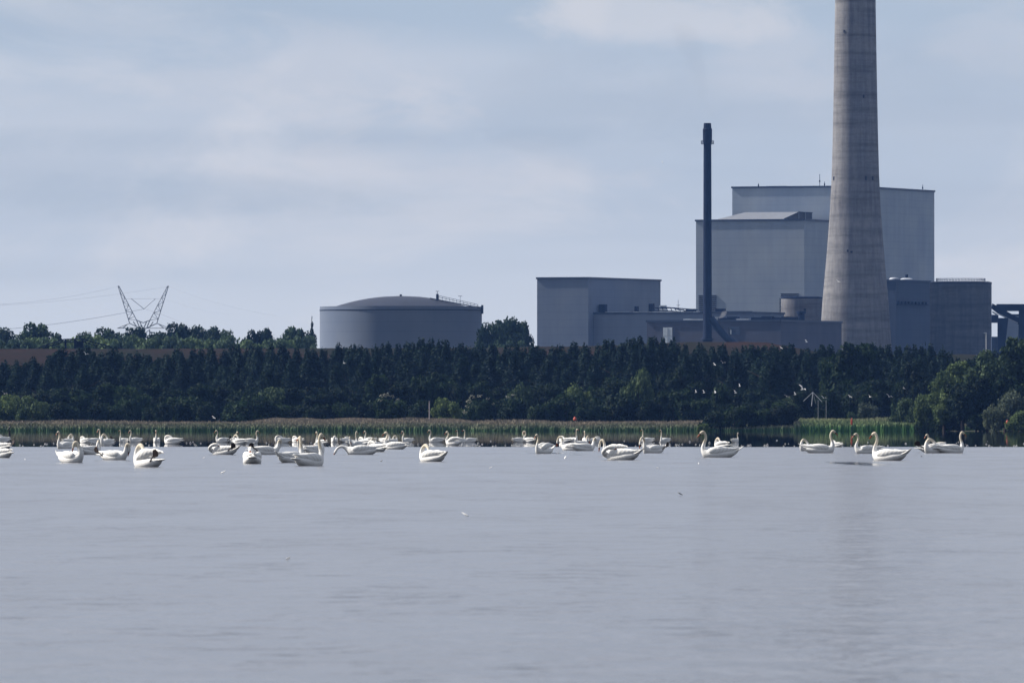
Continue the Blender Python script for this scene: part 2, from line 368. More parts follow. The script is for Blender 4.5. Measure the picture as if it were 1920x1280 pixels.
# ------------------------------------------------------------------ water
CALM_Y = 0.9 * F / (838 - HY)       # beyond this the lake lies in the lee and is smooth
SLICKS = [(PX(1604, 255), 255, .7, 17.0), (PX(1030, 352), 352, 1.0, 9.0), (PX(1085, 330), 333, .35, 5.0)]   # smooth water stirred up beside swimming swans
def mat_water():
    m, t, b = NT('lake_water', 0.2, 0.5)
    b.inputs['Base Color'].default_value = (0.014, 0.018, 0.026, 1); b.inputs['IOR'].default_value = 1.33
    tc = t.nodes.new('ShaderNodeTexCoord'); sp = t.nodes.new('ShaderNodeSeparateXYZ'); t.links.new(tc.outputs['Object'], sp.inputs[0])
    edge = nz(t, 1.0, 4, 0.6, mscale=(0.12, 0.02, 1))
    a = t.nodes.new('ShaderNodeMath'); a.operation = 'MULTIPLY_ADD'; t.links.new(edge.outputs[0], a.inputs[0]); a.inputs[1].default_value = 26.0
    t.links.new(sp.outputs[1], a.inputs[2])
    mr = t.nodes.new('ShaderNodeMapRange'); mr.interpolation_type = 'SMOOTHSTEP'; t.links.new(a.outputs[0], mr.inputs[0])
    mr.inputs[1].default_value = CALM_Y - 2 + 13; mr.inputs[2].default_value = CALM_Y + 10 + 13; mr.inputs[3].default_value = 1; mr.inputs[4].default_value = 0
    # wind-ruffled water: patches of stronger and weaker chop
    patch = nz(t, 1.0, 3, 0.6, mscale=(0.22, 0.045, 1)); patch2 = nz(t, 1.0, 3, 0.6, mscale=(0.9, 0.12, 1))
    pr = t.nodes.new('ShaderNodeMapRange'); t.links.new(patch.outputs[0], pr.inputs[0])
    pr.inputs[1].default_value = 0.3; pr.inputs[2].default_value = 0.7; pr.inputs[3].default_value = 0.135; pr.inputs[4].default_value = 0.165
    rg = t.nodes.new('ShaderNodeMath'); rg.operation = 'MULTIPLY'; t.links.new(pr.outputs[0], rg.inputs[0]); t.links.new(mr.outputs[0], rg.inputs[1])
    r2 = t.nodes.new('ShaderNodeMath'); r2.operation = 'ADD'; t.links.new(rg.outputs[0], r2.inputs[0]); r2.inputs[1].default_value = 0.008
    def mth(op, a, c):
        n = t.nodes.new('ShaderNodeMath'); n.operation = op
        for i, q in enumerate((a, c)):
            if isinstance(q, (int, float)): n.inputs[i].default_value = q
            else: t.links.new(q, n.inputs[i])
        return n.outputs[0]
    sn = nz(t, 1.0, 4, 0.65, mscale=(2.0, 0.55, 1)); keep = None
    for (cx, cy, rx, ry) in SLICKS:
        dx = mth('MULTIPLY', mth('SUBTRACT', sp.outputs[0], cx), 1 / rx); dy = mth('MULTIPLY', mth('SUBTRACT', sp.outputs[1], cy), 1 / ry)
        d = mth('ADD', mth('ADD', mth('MULTIPLY', dx, dx), mth('MULTIPLY', dy, dy)), mth('MULTIPLY', mth('SUBTRACT', sn.outputs[0], .5), 5.0))
        q = t.nodes.new('ShaderNodeMapRange'); q.interpolation_type = 'SMOOTHSTEP'; t.links.new(d, q.inputs[0])
        q.inputs[1].default_value = .3; q.inputs[2].default_value = 1.0; q.inputs[3].default_value = .22; q.inputs[4].default_value = 1.0
        keep = q.outputs[0] if keep is None else mth('MULTIPLY', keep, q.outputs[0])
    t.links.new(mth('MULTIPLY', r2.outputs[0], keep), b.inputs['Roughness'])
    # waves
    w1 = nz(t, 1.0, 3, 0.55, mscale=(1.3, 0.9, 1), dist=0.3)
    w2 = nz(t, 1.0, 2, 0.5, mscale=(4.0, 2.2, 1), dist=0.3)
    s = t.nodes.new('ShaderNodeMath'); s.operation = 'MULTIPLY_ADD'; t.links.new(w2.outputs[0], s.inputs[0]); s.inputs[1].default_value = 0.3; t.links.new(w1.outputs[0], s.inputs[2])
    w3 = nz(t, 1.0, 3, 0.6, mscale=(2.2, 0.6, 1), dist=0.5)
    # short steep wavelets gathered in gusts
    w4 = nz(t, 1.0, 2, 0.6, mscale=(3.0, 1.5, 1), dist=0.4)
    gp = t.nodes.new('ShaderNodeMapRange'); gp.interpolation_type = 'SMOOTHSTEP'; t.links.new(patch2.outputs[0], gp.inputs[0]); gp.inputs[1].default_value = .42; gp.inputs[2].default_value = .66
    pw = t.nodes.new('ShaderNodeMath'); pw.operation = 'POWER'; t.links.new(w4.outputs[0], pw.inputs[0]); pw.inputs[1].default_value = 2.5
    gm = t.nodes.new('ShaderNodeMath'); gm.operation = 'MULTIPLY'; t.links.new(pw.outputs[0], gm.inputs[0]); t.links.new(gp.outputs[0], gm.inputs[1])
    s5 = t.nodes.new('ShaderNodeMath'); s5.operation = 'MULTIPLY_ADD'; t.links.new(gm.outputs[0], s5.inputs[0]); s5.inputs[1].default_value = 4.5; t.links.new(s.outputs[0], s5.inputs[2]); s = s5
    s3 = t.nodes.new('ShaderNodeMath'); s3.operation = 'MULTIPLY_ADD'; t.links.new(w3.outputs[0], s3.inputs[0]); s3.inputs[1].default_value = 3.2; t.links.new(s.outputs[0], s3.inputs[2]); s = s3
    st = t.nodes.new('ShaderNodeMapRange'); t.links.new(mr.outputs[0], st.inputs[0])
    st.inputs[3].default_value = 0.0002; st.inputs[4].default_value = 0.034
    bp = t.nodes.new('ShaderNodeBump'); bp.inputs['Strength'].default_value = 1.0
    t.links.new(mth('MULTIPLY', st.outputs[0], keep), bp.inputs['Distance']); t.links.new(s.outputs[0], bp.inputs['Height']); t.links.new(bp.outputs[0], b.inputs['Normal'])
    return m
def sheet(name, xs, ys, zf, mat, smooth=True):
    v = [(x, y, zf(x, y)) for y in ys for x in xs]; n = len(xs)
    f = [(j * n + i, j * n + i + 1, (j + 1) * n + i + 1, (j + 1) * n + i) for j in range(len(ys) - 1) for i in range(n - 1)]
    b = MB(); b.v = v; b.f = f; return b.build(name, mat, smooth=smooth)
tag(sheet('water', [-3000, 0, 3000], [-300, 600, 1500, 2100], lambda x, y: 0.0, mat_water()), kind='structure')

# ------------------------------------------------------------------ ground and embankment
SH = 1800.0
def shore(x):
    return SH + 4 * mnoise.noise(Vector((x * 0.03, 0.3, 0)))
def ground_z(x, y):
    d = y - shore(x)
    pts = ((-2400, -4), (-100, -2.0), (-8, -0.5), (0, 0.02), (12, 0.2), (45, 0.45), (120, 0.9), (320, 2.2), (370, 6), (430, 12), (2000, 12), (40000, 12))
    for (a, za), (b, zb) in zip(pts, pts[1:]):
        if d <= b: return za + (zb - za) * max(0, (d - a)) / (b - a)
    return 12
def mat_ground():
    m, t, b = NT('meadow', 0.95, 0.1)
    n = nz(t, 1.0, 5, 0.6, mscale=(0.12, 0.02, 1)); n2 = nz(t, 1.5, 4)
    k = ramp(t, n.outputs[0], [(0.35, (0.025, 0.035, 0.018)), (0.5, (0.04, 0.04, 0.025)), (0.65, (0.07, 0.055, 0.042))])
    k = mul(t, k, ramp(t, n2.outputs[0], [(0.3, (0.7, 0.7, 0.7)), (0.7, (1.2, 1.2, 1.2))]))
    t.links.new(k, b.inputs['Base Color']); return m
xs = [-12000, -4000, -1500, -600] + [x for x in range(-300, 301, 12)] + [600, 1500, 4000, 12000]
ys = [-400, 1000, 1700, 1780, 1790] + list(range(1795, 1860, 4)) + list(range(1870, 2300, 30)) + [2500, 3000, 4000, 6000, 9000, 16000]
tag(sheet('ground', xs, ys, ground_z, mat_ground()), kind='structure')

def emb_top(x):
    px = 960 + x * F / 2180
    pts = ((-900, 654), (300, 654), (900, 652), (1010, 650), (1150, 648), (1215, 644), (1300, 640.5), (1440, 642), (1490, 652), (1560, 664), (3000, 668))
    for (a, ya), (b, yb) in zip(pts, pts[1:]):
        if px <= b:
            y = ya + (yb - ya) * max(0, px - a) / (b - a); break
    else: y = 668
    return PZ(y, 2180) + 0.15 * mnoise.noise(Vector((x * 0.2, 5, 0)))
def emb_z(x, y):
    tz = emb_top(x)
    if y < 2178: return 1.4 + (tz - 1.4) * (y - 2130) / 48 + 0.5 * mnoise.noise(Vector((x * 0.05, y * 0.08, 1))) * (1 if 2134 < y < 2174 else 0)
    if y <= 2186: return tz
    return tz + (11.0 - tz) * (y - 2186) / 45
def mat_bankgrass():
    m, t, b = NT('bank_grass', 0.95, 0.1)
    n = nz(t, 1.0, 5, 0.65, mscale=(0.06, 0.06, 0.25)); n2 = nz(t, 2.0, 4)
    k = ramp(t, n.outputs[0], [(0.38, (0.006, 0.009, 0.006)), (0.5, (0.011, 0.0085, 0.0075)), (0.64, (0.020, 0.0095, 0.009))])
    k = mul(t, k, ramp(t, n2.outputs[0], [(0.3, (0.7, 0.7, 0.7)), (0.7, (1.2, 1.2, 1.2))]))
    t.links.new(k, b.inputs['Base Color']); return m
tag(sheet('embankment', list(range(-420, 421, 4)), [2130, 2142, 2154, 2166, 2178, 2186, 2200, 2231], emb_z, mat_bankgrass()), kind='structure')

# ------------------------------------------------------------------ power station
TH = R(22)
CU = Vector((-math.cos(TH), math.sin(TH), 0))     # along the left-hand faces, away from the near corner
CV = Vector((math.sin(TH), math.cos(TH), 0))      # along the right-hand faces
GZ = 12.0
class Block:
    """a rectangular building known by the picture columns of its corner and ends"""
    def __init__(s, name, label, cx, lx, rx, top, D, mat, mat_trim, z0=GZ, group=None, cat='industrial building'):
        s.D = D; s.k = F / D; s.z0 = z0; s.h = PZ(top, D) - z0
        s.cx = cx
        tl, tr, X0 = (lx - 960) / F, (rx - 960) / F, PX(cx, D)
        s.L = (X0 - tl * D) / (math.cos(TH) + tl * math.sin(TH)); s.W = (tr * D - X0) / (math.sin(TH) - tr * math.cos(TH))
        s.root = thing(name, label, cat, (PX(cx, D), D, z0), group)
        s.foot = [Vector((0, 0, 0)), CV * s.W, CV * s.W + CU * s.L, CU * s.L]
        b = MB().prism([(p.x, p.y) for p in s.foot], 0, s.h)
        b.build('wall', mat, s.root)
        # coping: a strip proud of the wall
        t = MB(); o = 0.25
        fo = [p for p in s.foot]; c = (fo[0] + fo[2]) / 2
        for i in range(4):
            a = fo[i]; e = fo[(i + 1) % 4]; d = (e - a).normalized(); n = Vector((d.y, -d.x, 0))
            m4 = Matrix((( d.x, n.x, 0), (d.y, n.y, 0), (0, 0, 1)))
            t.box(((a + e) / 2 + n * 0.1) + Vector((0, 0, s.h)), ((e - a).length + (0.7 if i % 2 == 0 else 0.2), 0.5, 0.7), m4)
        t.build('roof_trim', mat_trim, s.root)
    def lu(s, px, v=0.0):        # u of picture column px on the left face set back by v
        return ((s.cx - px) / s.k + v * math.sin(TH)) / math.cos(TH)
    def onleft(s, px0, px1, py0, py1, depth, mat, name, parent=None, out=0.0):
        u0, u1 = s.lu(px0), s.lu(px1); z0 = PZ(py1, s.D) - s.z0; z1 = PZ(py0, s.D) - s.z0
        c = CU * ((u0 + u1) / 2) - CV * (depth / 2 + out) + Vector((0, 0, (z0 + z1) / 2))
        m4 = Matrix(((CU.x, CV.x, 0), (CU.y, CV.y, 0), (0, 0, 1)))
        return MB().box(c, (abs(u1 - u0), depth, z1 - z0), m4).build(name, mat, parent or s.root)
    def onroof(s, px, py_top, w, dpt, mat, name, v=4.0, h0=0.0):
        u = s.lu(px, v); z1 = PZ(py_top, s.D) - s.z0
        m4 = Matrix(((CU.x, CV.x, 0), (CU.y, CV.y, 0), (0, 0, 1)))
        c = CU * u + CV * v + Vector((0, 0, (s.h + h0 + z1) / 2))
        return MB().box(c, (w, dpt, z1 - s.h - h0), m4).build(name, mat, s.root)
    def pt(s, u, v, z): return CU * u + CV * v + Vector((0, 0, z))

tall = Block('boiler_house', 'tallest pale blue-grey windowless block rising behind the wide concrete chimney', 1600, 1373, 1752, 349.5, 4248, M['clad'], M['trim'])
# masts and roof kit
m_ = MB()
for px, py in ((1424, 342), (1538, 326), (1547, 340), (1747, 338)):
    if px < 1600: p = tall.pt(tall.lu(px, 1.5), 1.5, tall.h)
    else: p = tall.pt(1.0, (px - 1600) / tall.k / math.sin(TH) + 1.0, tall.h)
    z1 = PZ(py, 4248) - tall.z0
    MB().rod(p, (p.x, p.y, z1), 0.12).box((p.x, p.y, tall.h + (z1 - tall.h) * 0.45), (0.5, 0.5, 0.8)).build('roof_mast', M['steel_blue'], tall.root)
tall.onroof(1459, 347.3, 8, 3, M['steel_blue'], 'roof_hatch', 3)

front = Block('turbine_hall', 'pale blue-grey block with slatted vents and lean-to roof, before the tallest block', 1508, 1305, 1588, 412, 4200, M['clad'], M['trim'])
# lean-to roof shed
b = MB(); hh = PZ(396, 4200) - PZ(411, 4200)
u0, u1, v0 = 9.4, 32.0, 2.0
pr = [(v0, 0), (v0 + 16.8, hh), (v0 + 32, hh), (v0 + 32, 0)]
n = len(b.v)
for k_, u in enumerate((u0, u1)):
    for i, (v, z) in enumerate(pr):
        uu = u if k_ == 0 else (u + 6 - 6 * (z / hh))
        b.v.append(tuple(front.pt(uu, v, front.h + 0.36 + z)))
b.f += [(0, 1, 5, 4), (1, 2, 6, 5), (2, 3, 7, 6), (4, 5, 6, 7), (3, 0, 4, 7)]
shed = b.build('lean_to_roof', M['roofmetal'], front.root)
g = MB(); g.v = [tuple(front.pt(u0 - 0.06, v, front.h + 0.36 + z)) for v, z in pr] + [tuple(front.pt(u0 - 0.01, v, front.h + 0.36 + z)) for v, z in pr]
g.f = [(0, 1, 2, 3), (7, 6, 5, 4), (0, 4, 5, 1), (1, 5, 6, 2), (2, 6, 7, 3), (3, 7, 4, 0)]
gl = g.build('lean_to_end', M['louvre'], front.root)
for v in (v0 + 16.6, v0 + 24, v0 + 31.6):
    MB().rod(front.pt(u0 - 0.2, v, front.h + 0.4), front.pt(u0 - 0.2, v, front.h + 0.3 + hh), 0.14).build('mullion', M['galv'], shed)
MB().rod(front.pt(u0 - 0.2, v0, front.h + 0.45), front.pt(u0 - 0.2, v0 + 16.8, front.h + 0.3 + hh), 0.16).rod(front.pt(u0 - 0.2, v0 + 16.8, front.h + 0.3 + hh), front.pt(u0 - 0.2, v0 + 32, front.h + 0.3 + hh), 0.16).build('verge', M['steel_dark'], shed)
def louvre(bl, x0, x1, y0, y1, n):
    fr = bl.onleft(x0, x1, y0, y1, 0.1, M['clad'], 'louvre_panel')
    for i in range(n):
        ya = y0 + (y1 - y0) * (i + 0.08) / n
        bl.onleft(x0 + 0.3, x1 - 0.3, ya, ya + (y1 - y0) / n * 0.6, 0.35, M['louvre'], 'slat', fr)
louvre(front, 1311.5, 1345, 552, 586, 9)
louvre(front, 1464.5, 1498, 549.5, 572, 6)
ld = MB()
for i in range(16):
    p = front.pt(front.lu(1464.5), -0.5, 0); z = PZ(560 + i * 2.6, 4200) - GZ
    ld.box((p.x, p.y, z), (0.5, 0.5, 0.25))
q0 = ld.v[0]; q1 = ld.v[-1]
for dx in (-.25, .25): ld.rod((p.x + dx, p.y, PZ(558, 4200) - GZ), (p.x + dx, p.y, PZ(601, 4200) - GZ), .06, 4)
ld.build('ladder', M['steel_dark'], front.root)

annexA = Block('filter_house', 'mid-height grey-blue block at the left end of the power station', 1103, 1007, 1238.5, 521, 4000, M['clad_mid'], M['trim'])
# long annex leaning against it
D2 = 3995 - 30
vA = PX(1103, 4000) * CV.x + 4000 * CV.y + 5.3
# corner column 1415: find distance so that its front plane lies at vA
D_an = vA / ((1415 - 960) / F * CV.x + CV.y)
annex = Block('long_annex', 'long low pale annex joined to the grey-blue block, with roof vents and gantry', 1415, 1113, 1470, 586, D_an, M['clad_mid'], M['trim'])
for px, py, w in ((1132, 569, 2.6), (1195, 573, 1.0), (1223, 568, 1.6)):
    annex.onroof(px, py, w, 2.0, M['steel_dark'], 'roof_vent', 5, 0.36)
for px, w in ((1150, 5), (1178, 6), (1207, 9), (1252, 22), (1290, 10)):
    annex.onroof(px, 583.4, w, 3.0, M['paletrim'], 'skylight', 1.8, 0.36)
gan = MB(); va = 7
def AP(px, py): return annex.pt(annex.lu(px, va), va, PZ(py, annex.D) - GZ)
for (xa, ya), (xb, yb) in (((1222, 576), (1262, 576)), ((1262, 576), (1296, 584)), ((1222, 581), (1262, 582)), ((1240, 574), (1310, 580)), ((1262, 582), (1300, 588))):
    gan.rod(AP(xa, ya), AP(xb, yb), 0.22)
for px in range(1226, 1300, 8): gan.rod(AP(px, 575 + max(0, px - 1262) * .2), AP(px + 4, 582 + max(0, px - 1262) * .15), 0.14)
gan.build('roof_gantry', M['steel_dark'], annex.root)
MB().rod(AP(1273, 586), AP(1273, 561), 0.14).rod(AP(1270, 571), AP(1276, 571), 0.12).build('roof_mast', M['galv'], annex.root)
for px in (1245,): annex.onroof(px, 571, 2.2, 2.0, M['paletrim'], 'roof_cabin', 9, 0.36)
for px in (1297, 1352):
    annex.onroof(px, 578, 3.4, 2.2, M['steel_dark'], 'roof_fan', 6, 0.36)
annex.onroof(1340, 583.0, 30, 2.0, M['steel_blue'], 'pipe_rack', 3, 0.36)

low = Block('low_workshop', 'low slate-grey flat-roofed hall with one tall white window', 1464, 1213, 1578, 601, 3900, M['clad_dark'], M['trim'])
wnd = low.onleft(1245, 1262, 613, 643, 0.25, M['white_panel'], 'window')
low.onleft(1253.1, 1253.9, 613.3, 642.7, 0.34, M['galv'], 'glazing_bar', wnd)
low.onleft(1245.3, 1261.7, 627.6, 628.4, 0.32, M['galv'], 'glazing_bar', wnd)
w2 = low.onleft(1367, 1388, 612, 627, 0.2, M['clad_navy'], 'window')
low.onleft(1366.5, 1373, 613, 626, 0.3, M['glass'], 'pane', w2)
low.onleft(1371, 1372.6, 618, 626, 0.4, M['white_panel'], 'glazing_bar', w2)
for px, py, w, mt in ((1292, 597, 3, 'paletrim'), (1340, 594, 4, 'paletrim'), (1365, 595, 8, 'steel_dark'), (1376, 593, 4, 'steel_dark'), (1395, 597.5, 5, 'paletrim'), (1433, 594, 9, 'steel_dark'), (1440, 592.5, 4, 'steel_dark'),
                      (1310, 597.5, 10, 'paletrim'), (1455, 597, 5, 'steel_dark')):
    low.onroof(px, py, w, 2.4, M[mt], 'roof_vent', 3 + (px % 5), 0.36)
for v, w, py in ((6, 8, 594.5), (16, 12, 593), (26, 4, 596)):
    z1 = PZ(py, 3900) - GZ; c = low.pt(2.5, v, (low.h + .36 + z1) / 2)
    MB().box(c, (2.2, w, z1 - low.h - .36), Matrix(((CU.x, CV.x, 0), (CU.y, CV.y, 0), (0, 0, 1)))).build('roof_duct', M['steel_dark'], low.root)
c = low.pt(4, 32, low.h + .36)
MB().lathe((c.x, c.y, c.z), [(1.3, 0), (1.3, 2.4), (1.7, 2.6), (1.7, 3.4), (0.2, 3.6)], 16).build('roof_cowl', M['steel_dark'], low.root)
# dark tower right of the chimney
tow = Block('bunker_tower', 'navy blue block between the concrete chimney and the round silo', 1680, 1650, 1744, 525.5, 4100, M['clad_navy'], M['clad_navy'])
m4r = Matrix(((CV.x, CU.x, 0), (CV.y, CU.y, 0), (0, 0, 1)))
def tpt(px, out, py): return tow.pt(-out, (px - 1680) / tow.k / math.sin(TH), PZ(py, 4100) - GZ)
MB().box((tpt(1681, .5, 570) + tpt(1743, .5, 570)) / 2, (33, 1.0, 0.35), m4r).build('walkway', M['steel_dark'], tow.root)
for i in range(9):
    MB().box(tpt(1683 + i * 7.2, 0.4, 567), (1.1 if i % 2 else 0.7, 0.6, 1.1), m4r).build('walkway_post', M['steel_dark'], tow.root)
for px, w, py in ((1705, 7, 521.5), (1731, 9, 520)):
    p = tow.pt(5, (px - 1680) / tow.k / math.sin(TH) - 2, 0)
    MB().lathe((p.x, p.y, tow.h + 0.3), [(w * .28, 0), (w * .28, .4), (w * .2, .9), (0.1, 1.0)], 20).build('roof_cowl', M['galv'], tow.root, True)
p = tow.pt(5, (1731 - 1680) / tow.k / math.sin(TH) - 2, 0)
MB().rod((p.x, p.y, tow.h + 1.2), (p.x, p.y, tow.h + 2.6), 0.55, 8).build('roof_vent', M['steel_dark'], tow.root)

# chimney
DC = 4050.0; kc = F / DC
ch = thing('concrete_chimney', 'huge tapering raw concrete chimney, its top cut off by the picture edge', 'chimney', (PX(1604, DC), DC, GZ))
prof = [(80, 800), (74, 740), (70, 690), (67.5, 650), (62.3, 570), (56.5, 505), (51, 440), (47.5, 390), (44.5, 330), (42.6, 260), (41, 180), (39.4, 90), (38, 0), (36.9, -60), (36.5, -95)]
ch_prof = [(w / kc, PZ(y, DC) - GZ) for w, y in prof]
b = MB(); fine = []
for (r0, z0), (r1, z1) in zip(ch_prof, ch_prof[1:]):
    for i in range(6):
        t_ = i / 6; fine.append((r0 + (r1 - r0) * t_, z0 + (z1 - z0) * t_))
fine.append(ch_prof[-1]); fine = [q for q in fine if q[1] > 0]; fine.insert(0, (fine[0][0], 0))
b.lathe((0, 0, 0), fine, 96).build('shaft', M['concrete'], ch, True)
zt = ch_prof[-1][1]; MB().lathe((0, 0, zt), [(7.8, 0), (7.8, 1.4), (6.2, 1.4), (6.2, 0.4)], 64).build('rim', M['steel_dark'], ch)
def on_shaft(px, py, w, h, name, mat):
    z = PZ(py, DC) - GZ
    for (r0, z0), (r1, z1) in zip(ch_prof, ch_prof[1:]):
        if z0 <= z <= z1: r = r0 + (r1 - r0) * (z - z0) / (z1 - z0)
    x = (px - 1604) / kc; a = math.asin(max(-.98, min(.98, x / r)))
    c = (r * math.sin(a), -r * math.cos(a), z)
    MB().box(c, (w, 0.4, h), Matrix.Rotation(a, 3, 'Z')).build(name, mat, ch)
for px, py, w, h in ((1563, 335, .7, 1.4), (1622, 335, .6, 1.5), (1635, 335, .6, 1.5), (1588, 471, .6, .9), (1595, 473, .8, .7), (1618, 182, .6, 1.2), (1582, 60, .5, 1)):
    on_shaft(px, py, w, h, 'opening', M['louvre'])

# slender dark stack
DS = 3850.0; ks = F / DS
st = thing('steel_stack', 'slender black-blue steel flue stack with a ring platform near its top', 'chimney', (PX(1326.5, DS), DS, GZ))
def sz(y): return PZ(y, DS) - GZ
MB().lathe((0, 0, 0), [(10.5 / ks, 0), (10 / ks, sz(655)), (9.6 / ks, sz(636)), (8.3 / ks, sz(632)), (8.1 / ks, sz(560)), (7.4 / ks, sz(300)), (7.2 / ks, sz(272))], 40).build('shaft', M['steel_dark'], st, True)
MB().lathe((0, 0, 0), [(7.2 / ks, sz(272)), (8.6 / ks, sz(266)), (8.8 / ks, sz(243)), (7.4 / ks, sz(240)), (6.8 / ks, sz(231)), (6.0 / ks, sz(231)), (5.8 / ks, sz(234))], 40).build('cap', M['steel_dark'], st)
b = MB().lathe((0, 0, 0), [(8.3 / ks, sz(270.5)), (12 / ks, sz(270.5)), (12 / ks, sz(269.5)), (8.3 / ks, sz(269.5))], 40)
b.build('platform', M['steel_dark'], st)
b = MB()
for i in range(20):
    a = 2 * math.pi * i / 20; a2 = 2 * math.pi * (i + 1) / 20; r = 11.8 / ks
    b.rod((r * math.cos(a), r * math.sin(a), sz(269.5)), (r * math.cos(a), r * math.sin(a), sz(264)), 0.06, 4)
    for y in (264, 267): b.rod((r * math.cos(a), r * math.sin(a), sz(y)), (r * math.cos(a2), r * math.sin(a2), sz(y)), 0.05, 4)
b.build('railing', M['steel_dark'], st)
MB().lathe((0, 0, 0), [(10.5 / ks, sz(637)), (12.4 / ks, sz(637)), (12.4 / ks, sz(635)), (10.5 / ks, sz(635))], 32).build('flange', M['steel_blue'], st)
b = MB().sweep([(1.2, -0.3, sz(596), 1.3, 1.3), (2.8, -0.5, sz(607), 1.35, 1.35), (5.0, -.7, sz(622), 1.35, 1.35), (7.6, -.9, sz(636), 1.35, 1.35), (11.5, -1.1, sz(650), 1.35, 1.35)], 20, sub=4)
b.build('flue_duct', M['steel_blue'], st, True)

# round silos
DSL = 4050.0
sil = thing('concrete_silo', 'big round dark concrete silo with a thin roof railing, right of the chimney', 'silo', (PX(1801.5, DSL), DSL, GZ))
rs = 57.8 * DSL / F; hs = PZ(530, DSL) - GZ
MB().lathe((0, 0, 0), [(rs, 0), (rs, hs * .5), (rs, hs), (rs - .5, hs)], 80).build('wall', M['concrete2'], sil, True)
MB().lathe((0, 0, hs), [(rs + .12, -0.45), (rs + .12, 0.15), (rs - 1, 0.45)], 80).build('roof_rim', M['louvre'], sil)
b = MB(); ra = rs - 2.4
for i in range(48):
    a, a2 = 2 * math.pi * i / 48, 2 * math.pi * (i + 1) / 48
    b.rod((ra * math.cos(a), ra * math.sin(a), hs + .3), (ra * math.cos(a), ra * math.sin(a), hs + 1.6), .06, 4)
    for z in (1.0, 1.6): b.rod((ra * math.cos(a), ra * math.sin(a), hs + z), (ra * math.cos(a2), ra * math.sin(a2), hs + z), .05, 4)
b.build('railing', M['steel_blue'], sil)
dt = 4120.0
tk = thing('small_round_tank', 'small pale round tank squeezed between the pale hall and the chimney', 'tank', (PX(1503, dt), dt, GZ))
rt = 38.5 * dt / F; ht = PZ(558, dt) - GZ
MB().lathe((0, 0, 0), [(rt, 0), (rt, ht), (rt - .5, ht)], 64).build('wall', M['concrete3'], tk, True)
MB().lathe((0, 0, ht), [(rt + .1, -.35), (rt + .15, .1), (rt - .5, .4)], 64).build('roof_rim', M['steel_dark'], tk)
MB().box((1.0, -rt - .1, PZ(583, dt) - GZ), (0.9, .5, 1.8)).build('hatch', M['louvre'], tk)

# coal conveyor at the right edge
cv = thing('conveyor_gallery', 'black coal conveyor trestle crossing the right picture edge', 'conveyor', (PX(1885, 3980), 3980, GZ))
def CP(px, py, dy=0): p = P(px, py, 3980); return Vector((p.x - cv.location.x, dy, p.z - GZ))
def plate(pts, y0, y1, name, mat, parent):
    b = MB(); k = len(pts)
    b.v = [tuple(CP(x, y, y0)) for x, y in pts] + [tuple(CP(x, y, y1)) for x, y in pts]
    b.f = [tuple(range(k)), tuple(reversed(range(k, 2 * k)))] + [(j, i, k + i, k + j) for i in range(k) for j in [(i + 1) % k]]
    return b.build(name, mat, parent)
plate([(1869, 583), (1985, 583), (1985, 570), (1869, 570)], -2, 4, 'top_gallery', M['steel_dark'], cv)
plate([(1870, 596), (1890, 596), (1879, 700), (1870, 700)], -3, -1, 'trestle_leg', M['steel_dark'], cv)
plate([(1910, 583), (1924, 583), (1924, 700), (1908, 700)], -3, -1, 'trestle_leg', M['steel_dark'], cv)
plate([(1859, 578), (1872, 588), (1990, 650), (1990, 640), (1872, 575), (1861, 569)], -1.5, 3, 'sloping_gallery', M['steel_dark'], cv)
plate([(1860, 586), (1870, 592), (1870, 588.5), (1860, 583)], -2.2, -1.6, 'catwalk', M['galv'], cv)
plate([(1872, 590), (1908, 607), (1908, 605), (1872, 587.5)], -2.2, -1.7, 'catwalk', M['galv'], cv)
plate([(1859, 605), (1872, 605), (1872, 590), (1859, 590)], -1.0, 3, 'transfer_box', M['steel_dark'], cv)
plate([(1859, 700), (1870, 700), (1870, 631), (1859, 631)], -1.0, 3, 'footing', M['clad_navy'], cv)
gb = Block('grey_shed', 'pale grey shed seen through the legs of the black conveyor', 1990, 1885, 2050, 590, 4300, M['clad'], M['trim'])
lp = thing('lamp_mast', 'thin pale lamp mast against the foot of the round silo', 'mast', (PX(1849, 3700), 3700, GZ))
MB().rod((0, 0, 0), (0, 0, PZ(624, 3700) - GZ), .16).build('pole', M['white'], lp)
MB().box((-.3, 0, PZ(624, 3700) - GZ), (1.0, .3, .2)).build('lamp_head', M['white'], lp)

# domed storage tank
DT = 3200.0; kt = F / DT
tn = thing('domed_storage_tank', 'wide blue-grey storage tank with a low dark domed roof, left of the power station', 'storage tank', (PX(750, DT), DT + 24, GZ))
rt = 152 / kt * (DT + 24) / DT; hz = PZ(575, DT + 24) - GZ
MB().lathe((0, 0, 0), [(rt, 0), (rt, hz * .5), (rt, hz), (rt - .6, hz)], 128).build('wall', M['tank'], tn, True)
MB().lathe((0, 0, hz), [(rt + .03, -1.25), (rt + .12, -1.2), (rt + .12, -1.0), (rt + .03, -.95)], 128).build('wall_joint', M['steel_blue'], tn)
rd = 127 / kt; hd = PZ(556, DT) - PZ(577, DT) ; hd += 0.0
dm = [(rd * math.cos(0) , 0)]
Rr = (rd * rd + hd * hd) / (2 * hd)
prof = [(math.sqrt(max(Rr * Rr - (Rr - hd + z) ** 2, 0.01)), z) for z in [hd * i / 14 for i in range(15)]]
MB().lathe((0, 0, hz - 0.1), prof, 96).build('domed_roof', M['tank_roof'], tn, True)
MB().box((0, 0, hz + hd + .1), (.7, .7, .5)).build('roof_vent', M['steel_dark'], tn)
def TP(px, py, y=-8): p = P(px, py, DT + 24 + y); return Vector((p.x - tn.location.x, y, p.z - GZ))
b = MB()
b.rod(TP(806, 559), TP(900, 577), .18)
for a, c in (((822, 554), (897, 571)), ((822, 557), (897, 574))): b.rod(TP(*a), TP(*c), .07)
